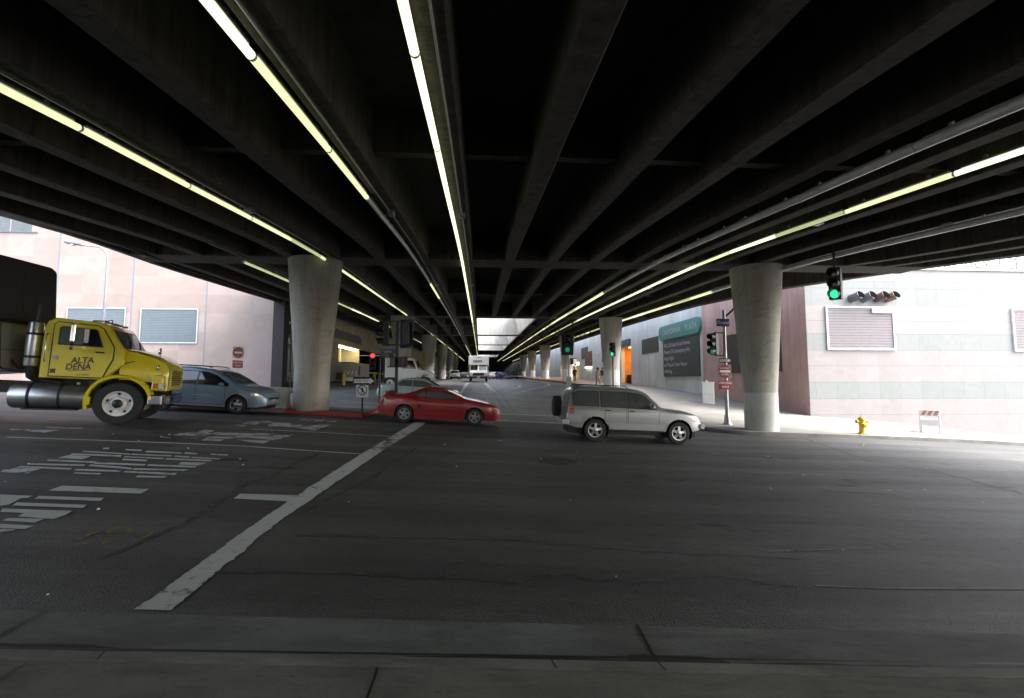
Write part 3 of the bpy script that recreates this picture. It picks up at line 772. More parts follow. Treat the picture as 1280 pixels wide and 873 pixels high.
for yd in (9.3, 31, 53.5, 75.5, 97.5):
    segs = [(edge_l(yd)+.3, WX0-.05), (WX1+.0, edge_r(yd)-.4)]
    if yd < 42: segs.append((WX0, WX1-.05))
    mb = MB()
    for a, b in segs: mb.bb(a, b, yd-.11, yd+.11, S(yd)+.32, S(yd)+GD-.01)
    mb.build('diaphragm', 'girder', via, smooth=0, world=True)
# outer fascia beams and the parapets on top of them
for f, sg, y1 in ((edge_l, -1, 33.85), (edge_r, 1, 235)):
    ys = [-55]+[y for y in DECK_Y if -54 < y < y1-.3]+[y1]
    if sg > 0: ys = sorted(set(ys+[17.0,20.5,25.6]))
    mb = MB(); prof = [(0,.12),(.06,.02),(.28,.02),(.34,.12),(.34,2.3),(0,2.3)]
    rows = [[(f(y)-sg*.34+sg*a, y, S(y)+h) for a, h in prof+prof[:1]] for y in ys]
    mb.grid(rows); mb.add(rows[0][:6], [(5,4,3,2,1,0)]); mb.add(rows[-1][:6], [(0,1,2,3,4,5)])
    mb.build('fascia', 'girder', via, smooth=30, world=True)
# light wells between the two halves of the deck
for a, b in zip((43.2, 65.2, 87.2, 131.2), (63.8, 85.8, 107.8, 151.8)):  # the farthest well is an addition to brighten the far road
    mb = MB(); za, zb = S(a), S(b); H = 2.7; k = .6
    lo = [(WX0,a,za+.05),(WX1,a,za+.05),(WX1,b,zb+.05),(WX0,b,zb+.05)]
    hi = [(WX0+k,a+.3,za+H),(WX1-k,a+.3,za+H),(WX1-k,b-.3,zb+H),(WX0+k,b-.3,zb+H)]
    lo2 = [(WX0-.2,a-.2,za+.05),(WX1+.2,a-.2,za+.05),(WX1+.2,b+.2,zb+.05),(WX0-.2,b+.2,zb+.05)]
    hi2 = [(WX0+k-.2,a+.1,za+H),(WX1-k+.2,a+.1,za+H),(WX1-k+.2,b-.1,zb+H),(WX0+k-.2,b-.1,zb+H)]
    mb.add(lo+hi+lo2+hi2, [f for i in range(4) for f in ((i,(i+1)%4,4+(i+1)%4,4+i),(8+i,8+(i+1)%4,12+(i+1)%4,12+i),(4+i,4+(i+1)%4,12+(i+1)%4,12+i),(i,(i+1)%4,8+(i+1)%4,8+i))])
    mb.build('light_well', 'well', via, smooth=0, world=True)
mb = MB(); mb.bb(-14.5, 20.2, 233, 234, -1, 16); tag(mb.build('end_wall', 'slab', smooth=0), 'dark wall closing the far end of the covered street', 'wall')

# ------------------------------------------------------------------ columns
ordn = ['first', 'second', 'third', 'fourth', 'fifth', 'sixth', 'seventh']
def column(x, y, label, painted, r0, r1, kerb=.15):
    z = G(x,y)+kerb-.03; H = S(y)-.03-z
    t = thing('concrete_column', label, 'column', (x,y,z), group='tapered columns carrying the viaduct')
    hb = 1.62
    mb = MB(); mb.lathe([(r0+.004,0),(r0+.004,hb)], n=56)
    mb.build('base', 'column_base' if painted else 'column', t, smooth=40)
    mb = MB(); mb.lathe([(r0,hb+.0),(r0+.01,hb+.15)]+[(r0+.01+(r1-r0-.01)*k/8, hb+.15+(H-hb-.15)*k/8) for k in range(1,9)], n=56)
    mb.build('shaft', 'column', t, smooth=40)
for i, yb in enumerate(BENTS[1:7]):
    lab = 'thick tapered concrete column beside the white barrier and red kerb' if i == 0 else 'pale tapered column, %s in the row along the garage side' % ordn[i]
    column(-6.75, yb, lab, i > 0, .68, 1.05)
    lab = 'tapered column with white foot on the corner by the Grand sign' if i == 0 else ('tapered column with white foot, %s in the row along the plaza wall' % ordn[i])
    column(11.95 if i == 0 else 11.7, yb, lab, True, .66 if i == 0 else .70, 1.05)

# ------------------------------------------------------------------ fluorescent rows
ROWS = [('A', -9.62, 'outermost garage side row', 20.0), ('B', -6.14, 'row beside the garage columns', 4.8), ('C', -2.58, 'half dark row next to the middle', 2.6), ('D', -.74, 'middle row overhead', 2.4),
        ('E', 6.88, 'inner plaza side row', 4.2), ('F', 9.0, 'all lit row on the plaza side', 5.6), ('G', 12.75, 'outermost plaza side row', 9.0)]
PITCH_L = 2.75
def lit(row, y):
    if row == 'C': return y < 10.6 or 23.3 < y < 31 or y > 85
    if row == 'E': return y > 25
    if row == 'G': return y > 24.5
    if row == 'B': return not (41 < y < 60)
    return True
rest = MB(); rest_n = 0
for key, X, desc, ystart in ROWS:
    k = 0; y = ystart
    while y < 190:
        ln = PITCH_L-.03; ym = y+PITCH_L/2
        dz = .10 if key not in 'EG' else .22
        z0, z1 = S(y)-dz, S(y+ln)-dz
        ang = math.atan2(z1-z0, ln)
        on = lit(key, ym)
        mt = 'tube_off' if not on else ('tube_bright' if (key == 'D' or (key == 'F' and 18 < ym < 60) or random.random() < .3) else ('tube_dim' if random.random() < .22 else 'tube_on'))
        if key == 'B' and on and mt == 'tube_bright': mt = 'tube_on'
        if y > 44:
            ln *= .62 if random.random() < .7 else 1.0
            if on: mt = random.choice(['tube_on','tube_dim','tube_dim'])
        if y < 115:
            word = 'lit yellowish' if on else 'unlit grey'
            near = y < 48
            lab = ('%s tube lamp, number %d along the %s' % (word, k+1, desc)) if near else '%s tube lamp far down the %s' % ('glowing' if on else 'grey', desc)
            t = thing('tube_lamp', lab, 'ceiling lamp', (X, y, z0), (ang,0,0), ('near tube lamps of the ' if near else 'distant tube lamps of the ')+desc)
            mb = MB(); mb.cyl((0,0,0),(0,ln,0), (.052 if key not in 'EG' else .075), n=14); mb.build('tube', mt, t, smooth=40)
            if near:
                for e0, e1 in ((-.015,.0),(ln,ln+.015)):
                    mb = MB(); mb.cyl((0,e0,0),(0,e1,0), .056 if key not in 'EG' else .08, n=14); mb.build('end_cap', 'tube_off', t, smooth=40)
                mb = MB(); mb.bb(-.035,.035,.1,ln-.1,.058,.098); mb.bb(-.02,.02,.5,.56,.09,.16); mb.bb(-.02,.02,ln-.56,ln-.5,.09,.16)
                mb.build('housing', 'steel', t, smooth=0)
        else:
            if on: rest.cyl((X,y,z0),(X,y+ln,z1), .062, n=8); rest_n += 1
        y += PITCH_L; k += 1
    # thin conduit running beside the row
    mb = MB(); mb.tube([(X+.24, yy, S(yy)-.03) for yy in [ystart-3]+[q for q in DECK_Y if ystart-2 < q < 120]], .018, 6)
    cd = mb.build('conduit', 'steel')
    for yy in (12.4, 25.5):
        if yy > ystart-2:
            mb = MB(); mb.box((X+.26, yy, S(yy)-.05), (.16,.26,.12)); mb.build('junction_box', 'steel', cd, smooth=0, bevel=.01)
    tag(cd, 'thin pipe along the lamps of the '+desc, 'conduit', 'conduits under the viaduct')
o = rest.build('tube_lamps_afar', 'tube_on'); o['kind'] = 'stuff'
# slim pipe along the outer girder on the left
mb = MB(); mb.tube([(edge_l(y)+1.0, y, S(y)-.04) for y in DECK_Y if -6 < y < 33], .035, 8)
for y in (12.0, 19.0): mb.box((edge_l(y)+1.0, y, S(y)-.05), (.22,.14,.16))
tag(mb.build('drain_pipe', 'dark_steel'), 'dark drain pipe slung under the outer girder over the truck', 'pipe')

# ------------------------------------------------------------------ granite building, left
YL = 34.0; XL = -14.06
t = thing('granite_building', 'pink granite clad building with blue grey louvres behind the truck', 'building', (XL-20, YL, G(XL-20,YL)))
mb = MB(); mb.bb(-75, XL-.02, YL, 40.0, -1, 27); mb.bb(-75, XL-9.6, 40.05, 66, -1, 26.9); mb.build('wall', 'granite', t, smooth=0, world=True)
for q in [(86,386,154,428),(178,387,245,428)]:
    a = at_y(q[0],q[1],YL); b = at_y(q[2],q[3],YL)
    mb = MB(); mb.bb(a[0],b[0],YL-.03,YL+.02,b[2],a[2]); lv = mb.build('louver', 'louver_blue', t, smooth=0, world=True)
    mb = MB(); f = .09
    for x0,x1,z0,z1 in ((a[0]-f,b[0]+f,a[2],a[2]+f),(a[0]-f,b[0]+f,b[2]-f,b[2]),(a[0]-f,a[0],b[2],a[2]),(b[0],b[0]+f,b[2],a[2])): mb.bb(x0,x1,YL-.06,YL+.02,z0,z1)
    fr = mb.build('frame', 'alu', lv, smooth=0); fr.location = (0,0,0)
for q in [(-40,262,42,290)]:
    a = at_y(q[0],q[1],YL); b = at_y(q[2],q[3],YL)
    for i in range(3):
        x0 = a[0]+(b[0]-a[0])*i/3; x1 = a[0]+(b[0]-a[0])*(i+1)/3-.12
        mb = MB(); mb.bb(x0,x1,YL-.02,YL+.03,b[2],a[2]+1); mb.build('window', 'curtain_glass', t, smooth=0, world=True)
    mb = MB(); mb.bb(a[0]-1,b[0]+.3,YL-.06,YL+.02,b[2]-.08,b[2]); mb.build('sill', 'louver_blue', t, smooth=0, world=True)
mb = MB(); mb.bb(XL-.01, XL+.72, YL-.35, YL+.5, G(XL,YL)-.3, S(YL)+1.0); mb.build('pier', 'bronze', t, smooth=0, world=True)
mb = MB(); mb.bb(XL-.05, XL-.012, YL+.5, 40.0, G(XL,40)-.4, S(38)+.9); cw = mb.build('glass_front', 'curtain_glass', t, smooth=0, world=True)
mb = MB()
for yy in (35.6, 37.0, 38.4, 39.9): mb.bb(XL-.011, XL+.05, yy-.05, yy+.05, G(XL,40)-.4, S(38)+.8)
for zz in (2.0, 4.4): mb.bb(XL-.011, XL+.04, YL+.52, 39.8, zz, zz+.07)
mb.build('mullion', 'alu', cw, smooth=0)
p = at_y(345, 372, YL-.5)
t2 = thing('security_camera', 'small pale camera on a bracket at the granite corner', 'camera', p)
mb = MB(); mb.cyl((-.18,-.12,0),(.16,-.25,-.05),.09,n=14); mb.build('body', 'white_paint', t2)
mb = MB(); mb.cyl((-.12,-.1,.0),(-.12,.5,.12),.03,n=8); mb.build('bracket', 'steel', t2)

# ------------------------------------------------------------------ parking garage wall on the left of the lower street
t = thing('parking_garage', 'cream garage wall with a long grey grille and lit entrance', 'garage', (XL,50,G(XL,50)))
GY0, GY1, GY2 = 49.0, 60.5, 73.0; GZ = 5.35
mb = MB()
for y0, y1, z0, z1 in ((40.02,GY0,-.5,9.5),(GY0,GY2,GZ,9.8),(GY2,234,0,14)): mb.bb(XL-.5, XL, y0, y1, z0, z1)
mb.build('wall', 'cream', t, smooth=0, world=True)
mb = MB(); mb.bb(XL-9, XL-.5, GY0-.2, GY0, .3, GZ+.1); mb.bb(XL-9.2, XL-9, GY0, GY1, .3, GZ+.1); mb.bb(XL-9, XL-.5, GY1-1.2, GY1-1.0, .3, GZ+.1); mb.bb(XL-9, XL-.5, GY0, GY1, GZ+.0, GZ+.2)
mb.build('entrance_room', 'cream', t, smooth=0, world=True)
mb = MB(); mb.bb(XL-7, XL-.5, GY1-.98, GY1-.8, .3, GZ); mb.bb(XL-7, XL-6.8, GY1-.8, GY2, .3, GZ); mb.bb(XL-7, XL-.5, GY2, GY2+.2, .3, GZ); mb.bb(XL-7, XL-.5, GY1, GY2, GZ+.01, GZ+.2)
mb.build('dark_bay', 'slab', t, smooth=0, world=True)
for yy in (51.2, 54.0, 56.8):
    mb = MB(); mb.bb(XL-2.6, XL-2.0, yy-.3, yy+.3, .6, GZ-.02); mb.build('pillar', 'cream', t, smooth=0, bevel=.02, world=True)
for y0, y1 in ((49.6,53.6),(54.6,58.8)):
    mb = MB(); mb.bb(XL-.95, XL-.62, y0, y1, GZ-.16, GZ-.03); mb.build('lamp', 'warm_on', t, smooth=0, world=True)
a = at_x(418.5, 410, XL); b = at_x(452, 425, XL)
for i in range(6):
    y0 = a[1]+(b[1]-a[1])*i/6; y1 = a[1]+(b[1]-a[1])*(i+1)/6-.12
    mb = MB(); mb.bb(XL-.02, XL+.03, y0, y1, 5.85, 6.75); mb.build('grille', 'grille_grey', t, smooth=0, world=True)
for y0, y1, z0, z1 in ((76,82,3.2,6.0),(90,93,2.4,5.6)):
    mb = MB(); mb.bb(XL-.02, XL+.03, y0, y1, z0, z1); mb.build('vent_panel', 'grille_grey', t, smooth=0, world=True)
mb = MB(); mb.bb(XL+.0, XL+.04, 61.5, 72.5, 2.55, 2.75); mb.build('height_bar', 'bollard', t, smooth=0, world=True)

# ------------------------------------------------------------------ right hand stone building
YR = 28.0; XR = 19.8
zl = lambda y: at_y(1150, y, YR)[2]
cuts = [(560,0),(518.3,0),(498.5,1),(478,0),(457.7,0),(438.4,1),(418.4,0),(402,0),(383,1),(361.8,1),(352.8,0),(338,0)]
bands = []
for (y0, g), (y1, _) in zip(cuts[:-1], cuts[1:]): bands.append((zl(y0), zl(y1), g))
bands[0] = (-6.0, bands[0][1], 0)
M['banded'] = make_banded('banded_stone_cladding', bands, 1.36, .2)
ZT = zl(338)
t = thing('stone_building', 'pale pink and grey banded stone building in daylight', 'building', (40,YR,G(40,YR)))
mb = MB(); mb.bb(XR, 75, YR, YR+13.7, -5, ZT); mb.build('wall', 'banded', t, smooth=0, world=True)
mb = MB(); mb.bb(XR-.1, 75, YR-.08, YR+.6, ZT+.002, ZT+.16); mb.build('coping', 'well', t, smooth=0, world=True)
for q in [(1033,385,1117,436),(1265,388,1345,438)]:
    a = at_y(q[0],q[1],YR); b = at_y(q[2],q[3],YR)
    mb = MB(); mb.bb(a[0],b[0],YR-.04,YR+.02,b[2],a[2]); lv = mb.build('shutter', 'louver_mauve', t, smooth=0, world=True)
    mb = MB(); f = .1
    for x0,x1,z0,z1 in ((a[0]-f,b[0]+f,a[2],a[2]+f),(a[0]-f,b[0]+f,b[2]-f,b[2]),(a[0]-f,a[0],b[2],a[2]),(b[0],b[0]+f,b[2],a[2])): mb.bb(x0,x1,YR-.09,YR+.02,z0,z1)
    mb.build('frame', 'white_paint', lv, smooth=0)
    if q[0] < 1100:
        c = at_y(1088,386,YR); d = at_y(1116,392,YR)
        mb = MB(); mb.bb(c[0],d[0],YR-.16,YR-.05,d[2],c[2]); mb.build('bracket_plate', 'white_paint', lv, smooth=0)
for px, mm in ((1066,'hood_grey'),(1081,'hood_grey'),(1097,'hood_red'),(1110,'hood_tan')):
    if mm not in M: M[mm] = simple(mm, (.10,.05,.045) if mm == 'hood_red' else ((.16,.085,.055) if mm == 'hood_tan' else (.10,.105,.115)), .5, 0, .15, 6)
    c = at_y(px-1.5, 372.5, YR); c = Vector((c[0], YR, c[2]))
    mb = MB()
    path = [c+Vector(v) for v in ((-.02,.05,-.04),(0,-.18,-.03),(.05,-.32,.02),(.14,-.46,.08))]
    mb.tube([tuple(p) for p in path], [.25,.25,.25,.26], 18)
    h = mb.build('vent_hood', mm, t, smooth=50, world=True)
    d = Vector((.10,-.85,.50)).normalized(); e = path[-1]+Vector((.03,-.05,.05))
    mb = MB(); mb.cyl(tuple(e+d*.001), tuple(e+d*.008), .25, n=18); mb.build('mouth', 'void', h, smooth=0)
mb = MB(); mb.bb(XR-.02, XR+1.2, YR+.04, 41.78, -3, ZT-.05); mb.build('side_wall', 'pinkwall', t, smooth=0, world=True)
a = at_x(908, 408, XR); b = at_x(978, 452, XR)
mb = MB(); mb.bb(XR-.06, XR-.018, b[1], a[1], 2.3, 5.3); mb.build('louver', 'louver_dark', t, smooth=0, world=True)
# roof terrace fence and planting over the stone building
t = thing('roof_fence', 'thin metal fence along the top of the stone building', 'fence', (36,YR+.5,ZT+.16))
for i in range(24):
    x = 24+i*1.15
    mb = MB(); mb.bb(x-.035,x+.035,YR+.28,YR+.35,ZT+.15,ZT+1.55); mb.build('post', 'steel', t, smooth=0, world=True)
for z in (ZT+.35, ZT+1.5):
    mb = MB(); mb.bb(23.8,50.6,YR+.36,YR+.40,z,z+.05); mb.build('rail', 'steel', t, smooth=0, world=True)
mb = MB(); rnd = random.Random(3)
for i in range(9000):
    x = rnd.uniform(24,60); z = ZT+.2+abs(rnd.gauss(0,.85))*(1+.5*mnoise.noise(Vector((x*.6,0,0)))); y = YR+1.6+rnd.uniform(-.6,1.2)
    s = rnd.uniform(.05,.13); u = Vector((rnd.gauss(0,1),rnd.gauss(0,1),rnd.gauss(0,1))).normalized(); w = u.orthogonal().normalized()
    c = Vector((x,y,min(z,ZT+2.6)))
    mb.add([c-u*s, c+w*s*.5, c+u*s, c-w*s*.5], [(0,1,2,3)])
o = mb.build('hedge', 'leaf', smooth=0); tag(o, 'sparse green planting behind the roof fence of the stone building', 'hedge')

# ------------------------------------------------------------------ white plaza wall along the lower street, right
t = thing('plaza_wall', 'long white wall with dark louvres and an orange doorway', 'wall', (XR,60,G(XR,60)))
WY0 = 41.8
dy = sorted((at_x(776.5,450,XR)[1], at_x(789,450,XR)[1])); DZ = 6.2
sy = (96.0, 118.0)
WT = lambda y: S(y)+1.15
mb = MB()
for y0, y1, z0, z1 in ((WY0,dy[0],-2,10.4),(dy[0],dy[1],DZ,10.4),(dy[1],sy[0],-2,10.4),(sy[0],sy[1],5.6,12),(sy[1],234,-2,13)): mb.bb(XR, XR+.5, y0, y1, z0, z1)
mb.build('wall', 'whitewall', t, smooth=0, world=True)
M['orange_wall'] = simple('orange_room_paint', (.62,.30,.08), .8, 0, .1, 2)
mb = MB(); a, b = dy
gz = G(XR,a)
mb.bb(XR+4, XR+4.2, a-2, b+2, gz-.5, DZ+.4); mb.bb(XR+.5, XR+4, a-.2-1.5, a-1.5, gz-.5, DZ+.4); mb.bb(XR+.5, XR+4, b+1.5, b+1.7, gz-.5, DZ+.4); mb.bb(XR+.5, XR+4, a-1.5, b+1.5, DZ+.2, DZ+.4)
mb.build('doorway_room', 'orange_wall', t, smooth=0, world=True)
mb = MB(); mb.bb(XR+1, XR+3, a+.2, b-.2, DZ+.05, DZ+.15); mb.build('doorway_lamp', 'orange_on', t, smooth=0, world=True)
mb = MB(); mb.bb(XR+1.2, XR+3.9, a-1.4, b+1.4, gz-.2, gz+1.5); mb.build('counter', 'bronze', t, smooth=0, world=True)
c = at_x(783, 421, XR)
mb = MB(); mb.bb(XR-.14, XR-.004, a+.1, b-.1, DZ+.25, DZ+1.0); mb.build('door_sign', 'slate_sign', t, smooth=0, world=True)
for q in [(803,418,823,444),(727,432,735,450)]:
    p0 = at_x(q[2],q[1],XR); p1 = at_x(q[0],q[3],XR)
    mb = MB(); mb.bb(XR-.06, XR-.003, p0[1], p1[1], p1[2]+.1, p0[2]-.2); mb.build('louver', 'louver_dark', t, smooth=0, world=True)
p0 = at_x(753,420,XR)
mb = MB(); mb.bb(XR-.05, XR-.003, p0[1]-.4, p0[1]+.3, 4.6, 9.0); mb.build('slot', 'louver_dark', t, smooth=0, world=True)
# lit shop front further down
mb = MB(); mb.bb(XR+6, XR+6.2, sy[0], sy[1], 0, 6); mb.bb(XR+.5, XR+6, sy[0]-.2, sy[0], 0, 6); mb.bb(XR+.5, XR+6, sy[1], sy[1]+.2, 0, 6); mb.bb(XR+.5, XR+6, sy[0], sy[1], 5.6, 5.8)
mb.build('shop_room', 'cream', t, smooth=0, world=True)
for y0 in (97.5, 103.5, 109.5):
    mb = MB(); mb.bb(XR+1.5, XR+3.5, y0, y0+3.5, 5.3, 5.45); mb.build('shop_lamp', 'warm_on', t, smooth=0, world=True)
mb = MB(); mb.bb(XR-.3, XR-.004, 84.5, 89, 4.2, 6.9); mb.build('brick_panel', 'brick_walk', t, smooth=0, world=True)
mb = MB(); mb.bb(XR-.4, XR-.31, 84.5, 88.5, 3.9, 4.15); mb.build('strip_lamp', 'white_on', t, smooth=0, world=True)
for y0 in (100.5, 106.5, 112.5):
    mb = MB(); mb.bb(XR-.1, XR+.3, y0-.35, y0+.35, 0, 5.58); mb.build('pier', 'whitewall', t, smooth=0, world=True)
# plaza sign: dark board under a teal name plate
a = at_x(874.5,415,XR); b = at_x(830,430,XR); a2 = at_x(874.5,471,XR)
y0, y1 = a[1], b[1]; zt, zb = (a[2]+b[2])/2, (a2[2]+at_x(830,471,XR)[2])/2
t = thing('plaza_sign', 'dark sign board with white directions under a teal name plate', 'sign', (XR-.1,(y0+y1)/2,zb))
mb = MB(); mb.bb(XR-.12, XR-.004, y0, y1, zb, zt); bd = mb.build('board', 'slate_sign', t, smooth=0, world=True)
W = y1-y0; H = zt-zb
lines = ['300 & 350 South Grand Avenue,', 'Museum Of Contemporary Art,', "Angels Flight", 'and Museum Tower Visitors', '\u2190 Parking']
for i, s in enumerate(lines):
    if i == 4: s = '    Parking'
    vs, fs = text_mesh(s, H*.155, (XR-.124, y1-.25, zt-H*(.14+.178*i)), (0,-1,0), (0,0,1), .003, 'LEFT', stretch=W/H*.375)
    mb = MB(); mb.add(vs, fs)
    mb.build('lettering', 'grey_letter', bd, smooth=0)
    if i == 4:
        mb = MB(); z = zt-H*(.14+.178*4); yy = y1-.25
        mb.bb(XR-.128, XR-.121, yy-.9, yy-.1, z-.035, z+.035); mb.add([(XR-.126,yy+.05,z),(XR-.126,yy-.4,z+.2),(XR-.126,yy-.4,z+.11),(XR-.126,yy-.12,z),(XR-.126,yy-.4,z-.11),(XR-.126,yy-.4,z-.2)], [(0,1,2,3),(0,3,4,5)])
        mb.build('arrow', 'grey_letter', bd, smooth=0)
p = at_x(877,402,XR); q = at_x(827,421,XR)
ya, yb_ = p[1]-.1, q[1]+.2; za = at_x(852,402.5,XR)[2]; zc = zt+.12
hh = min((za-zc)/2, 1.0); cz = zc+hh
poly = []
for i in range(25):
    tt = -PI/2+PI*i/24; poly.append((yb_-hh*.8+hh*.8*math.cos(tt), cz+hh*math.sin(tt)))
for i in range(25):
    tt = PI/2+PI*i/24; poly.append((ya+hh*.8+hh*.8*math.cos(tt), cz+hh*math.sin(tt)))
mb = MB(); mb.prism(poly, XR-.26, XR-.004, 'YZ'); pl = mb.build('name_plate', 'teal_sign', t, smooth=40, world=True)
k_ = .93*(yb_-ya)/(hh*1.02*10.9)
for word, yy in (('CALIFORNIA', yb_-(yb_-ya)*.345), ('PLAZA', ya+(yb_-ya)*.185)):
    vs, fs = text_mesh(word, hh*1.02, (XR-.265, yy, cz), (0,-1,0), (0,0,1), .004, 'CENTER', stretch=k_)
    mb = MB(); mb.add(vs, fs); mb.build('lettering', 'sign_gold', pl, smooth=0)

# ------------------------------------------------------------------ signals, signs, small furniture
def signal_head(parent, loc, rz, lenses, n=3, back=False, s=1.0):
    """vertical vehicle signal facing local -Y before rotation; lens materials from top"""
    h = sub('signal_head', parent, loc, (0,0,rz))
    mb = MB(); mb.bb(-.17*s,.17*s,-.10*s,.13*s,-.17*n*s,.17*n*s)
    for i in range(n-1):
        z = (n-1-2*(i+1)+1)*.17*s*1.0
    mb.build('housing', 'signal_black', h, smooth=0, bevel=.02)
    if back:
        mb = MB(); mb.bb(-.32*s,.32*s,-.09*s,-.075*s,-.17*n*s-.14*s,.17*n*s+.14*s); mb.build('backplate', 'signal_black', h, smooth=0)
    for i in range(n):
        z = ((n-1)/2-i)*.34*s
        mb = MB(); mb.lathe([(.0,-.125*s),(.06*s,-.122*s),(.135*s,-.103*s)], (0,0,z), 'Y', 20); mb.build('lens', lenses[i], h)
        mb = MB(); vs = []; N = 18
        for j in range(N+1):
            tt = R_(-35)+R_(250)*j/N; c, q = math.cos(tt)*.155*s, math.sin(tt)*.155*s
            d = .30*s*(.45+.55*max(0, math.sin(tt)*.5+.5))
            vs.append([(c,-.10*s,z+q),(c,-.10*s-d,z+q-.02*s)])
        mb.grid(vs); mb.grid([[(x*.93,y,(zz-z)*.93+z) for x, y, zz in r] for r in vs]); mb.build('visor', 'signal_black', h)
    return h
def ped_head(parent, loc, rz, s=1.0, on=False):
    h = sub('pedestrian_signal', parent, loc, (0,0,rz))
    mb = MB(); mb.bb(-.22*s,.22*s,-.12*s,.12*s,-.22*s,.22*s); mb.build('housing', 'signal_black', h, smooth=0, bevel=.03)
    mb = MB(); mb.bb(-.18*s,.18*s,-.135*s,-.121*s,-.18*s,.18*s); mb.build('face', 'dark_lens' if not on else 'sign_white', h, smooth=0)
    mb = MB(); mb.bb(-.22*s,.22*s,-.26*s,-.11*s,.2*s,.225*s); mb.build('hood', 'signal_black', h, smooth=0)
    return h
def plate(mb, x0, x1, z0, z1, y=0.0, th=.012, r=.03, mi=0):
    poly = []
    for cx, cz_, t0 in ((x1-r,z0+r,-90),(x1-r,z1-r,0),(x0+r,z1-r,90),(x0+r,z0+r,180)):
        for k in range(5):
            a = R_(t0+22.5*k); poly.append((cx+r*math.cos(a), cz_+r*math.sin(a)))
    mb.prism(poly, y-th/2, y+th/2, 'XZ', mi); return mb
def put_text(body, size, x, z, y, parent, mat, stretch=1.0):
    vs, fs = text_mesh(body, size, (x,y,z), (1,0,0), (0,0,1), .002, 'CENTER', stretch=stretch)
    mb = MB(); mb.add(vs, fs); return mb.build('lettering', mat, parent, smooth=0)
def one_way(parent, loc, rz, w=.9, h=.30):
    o = sub('one_way_sign', parent, loc, (0,0,rz))
    mb = plate(MB(), -w/2, w/2, -h/2, h/2); mb.build('plate', 'sign_black', o, smooth=0)
    a = h*.37
    mb = MB(); mb.prism([(-w*.46,-a*.62),(w*.27,-a*.62),(w*.27,-a),(w*.47,0),(w*.27,a),(w*.27,a*.62),(-w*.46,a*.62)], -.010, -.007); mb.build('arrow', 'sign_white', o, smooth=0)
    put_text('ONE WAY', h*.40, -w*.07, 0, -.0125, o, 'sign_black', 1.0); return o
def street_sign(parent, loc, rz, body, w, h):
    o = sub('street_sign', parent, loc, (0,0,rz))
    mb = plate(MB(), -w/2, w/2, -h/2, h/2); mb.build('plate', 'sign_blue', o, smooth=0)
    if body: put_text(body, h*.62, 0, 0, -.0085, o, 'sign_white')
    return o
def base_at(px, Y, up=.15):
    X = at_y(px, 480, Y)[0]; return X, Y, G(X,Y)+up
def zpx(px, py, Y): return at_y(px, py, Y)[2]

# signal pole on the island corner
x, y, z = base_at(495.5, 20.6)
T = thing('signal_pole', 'grey signal pole on the island with dark heads and a blue street sign', 'traffic signal', (x,y,z))
K = lambda py: zpx(496, py, 20.6)-z
mb = MB(); mb.cyl((0,0,0),(0,0,K(402)),.075,.065,n=16); mb.cyl((0,0,0),(0,0,.35),.13,.11,n=16); mb.build('pole', 'dark_steel', T)
zc = K(417)
mb = MB(); mb.bb(-.62,.38,-.03,.03,zc-.52,zc-.46); mb.bb(-.62,.30,-.03,.03,zc+.5,zc+.54); mb.build('bracket', 'dark_steel', T, smooth=0)
signal_head(T, (-.5,0,zc), R_(-75), ['dark_lens']*3)
signal_head(T, (.36,.02,zc), R_(160), ['dark_lens']*3, back=True, s=.95)
street_sign(T, (-.36,-.09,K(440)), R_(-8), '2nd St', .62, .2)
ped_head(T, (-.24,0,K(453)), R_(-60)); ped_head(T, (.24,0,K(453)), R_(70))
x, y, z = base_at(474.5, 23.6, .0)
T = thing('signal_post', 'pale post with a small head showing a lit red lens', 'traffic signal', (x,y,z))
K = lambda py: zpx(474, py, 23.6)-z
mb = MB(); mb.cyl((0,0,0),(0,0,K(443)),.05,n=14); mb.build('post', 'dark_steel', T)
mb = MB(); mb.bb(-.35,.05,-.03,.03,K(443)-.06,K(443)); mb.build('bracket', 'dark_steel', T, smooth=0)
signal_head(T, (-.36,0,K(452)), R_(12), ['red_on','dark_lens','dark_lens'], s=.8)
# one way / no pedestrians post
x, y, z = base_at(453.5, 20.1)
T = thing('sign_post', 'post with a one way arrow above a no pedestrians sign', 'road sign', (x,y,z))
K = lambda py: zpx(453, py, 20.1)-z
mb = MB(); mb.bb(-.03,.03,-.02,.02,0,K(471)); mb.build('post', 'dark_steel', T, smooth=0)
one_way(T, (.05,-.05,K(476.5)), 0, .86, .34)
o = sub('no_pedestrians_sign', T, (-.0,-.05,K(488.8)))
mb = plate(MB(), -.24, .24, -.27, .27); mb.build('plate', 'sign_white', o, smooth=0)
mb = MB(); n = 32
mb.add([(r*math.cos(2*PI*i/n), -.009, .03+r*math.sin(2*PI*i/n)) for r in (.165,.20) for i in range(n)], [(i,(i+1)%n,n+(i+1)%n,n+i) for i in range(n)])
mb.box((0,-.0095,.03),(.34,.003,.032), mat=Matrix.Rotation(R_(45),4,'Y')); mb.build('ring', 'sign_black', o, smooth=0)
mb = MB(); mb.lathe([(.0,-.0105),(.025,-.01)], (0,0,.14), 'Y', 12)
mb.prism([(-.03,.11),(.03,.11),(.05,.02),(.03,-.02),(.07,-.11),(.04,-.11),(0,-.03),(-.04,-.10),(-.07,-.10),(-.02,.0),(-.05,.05)], -.0105, -.0085); mb.build('walker', 'sign_black', o, smooth=0)
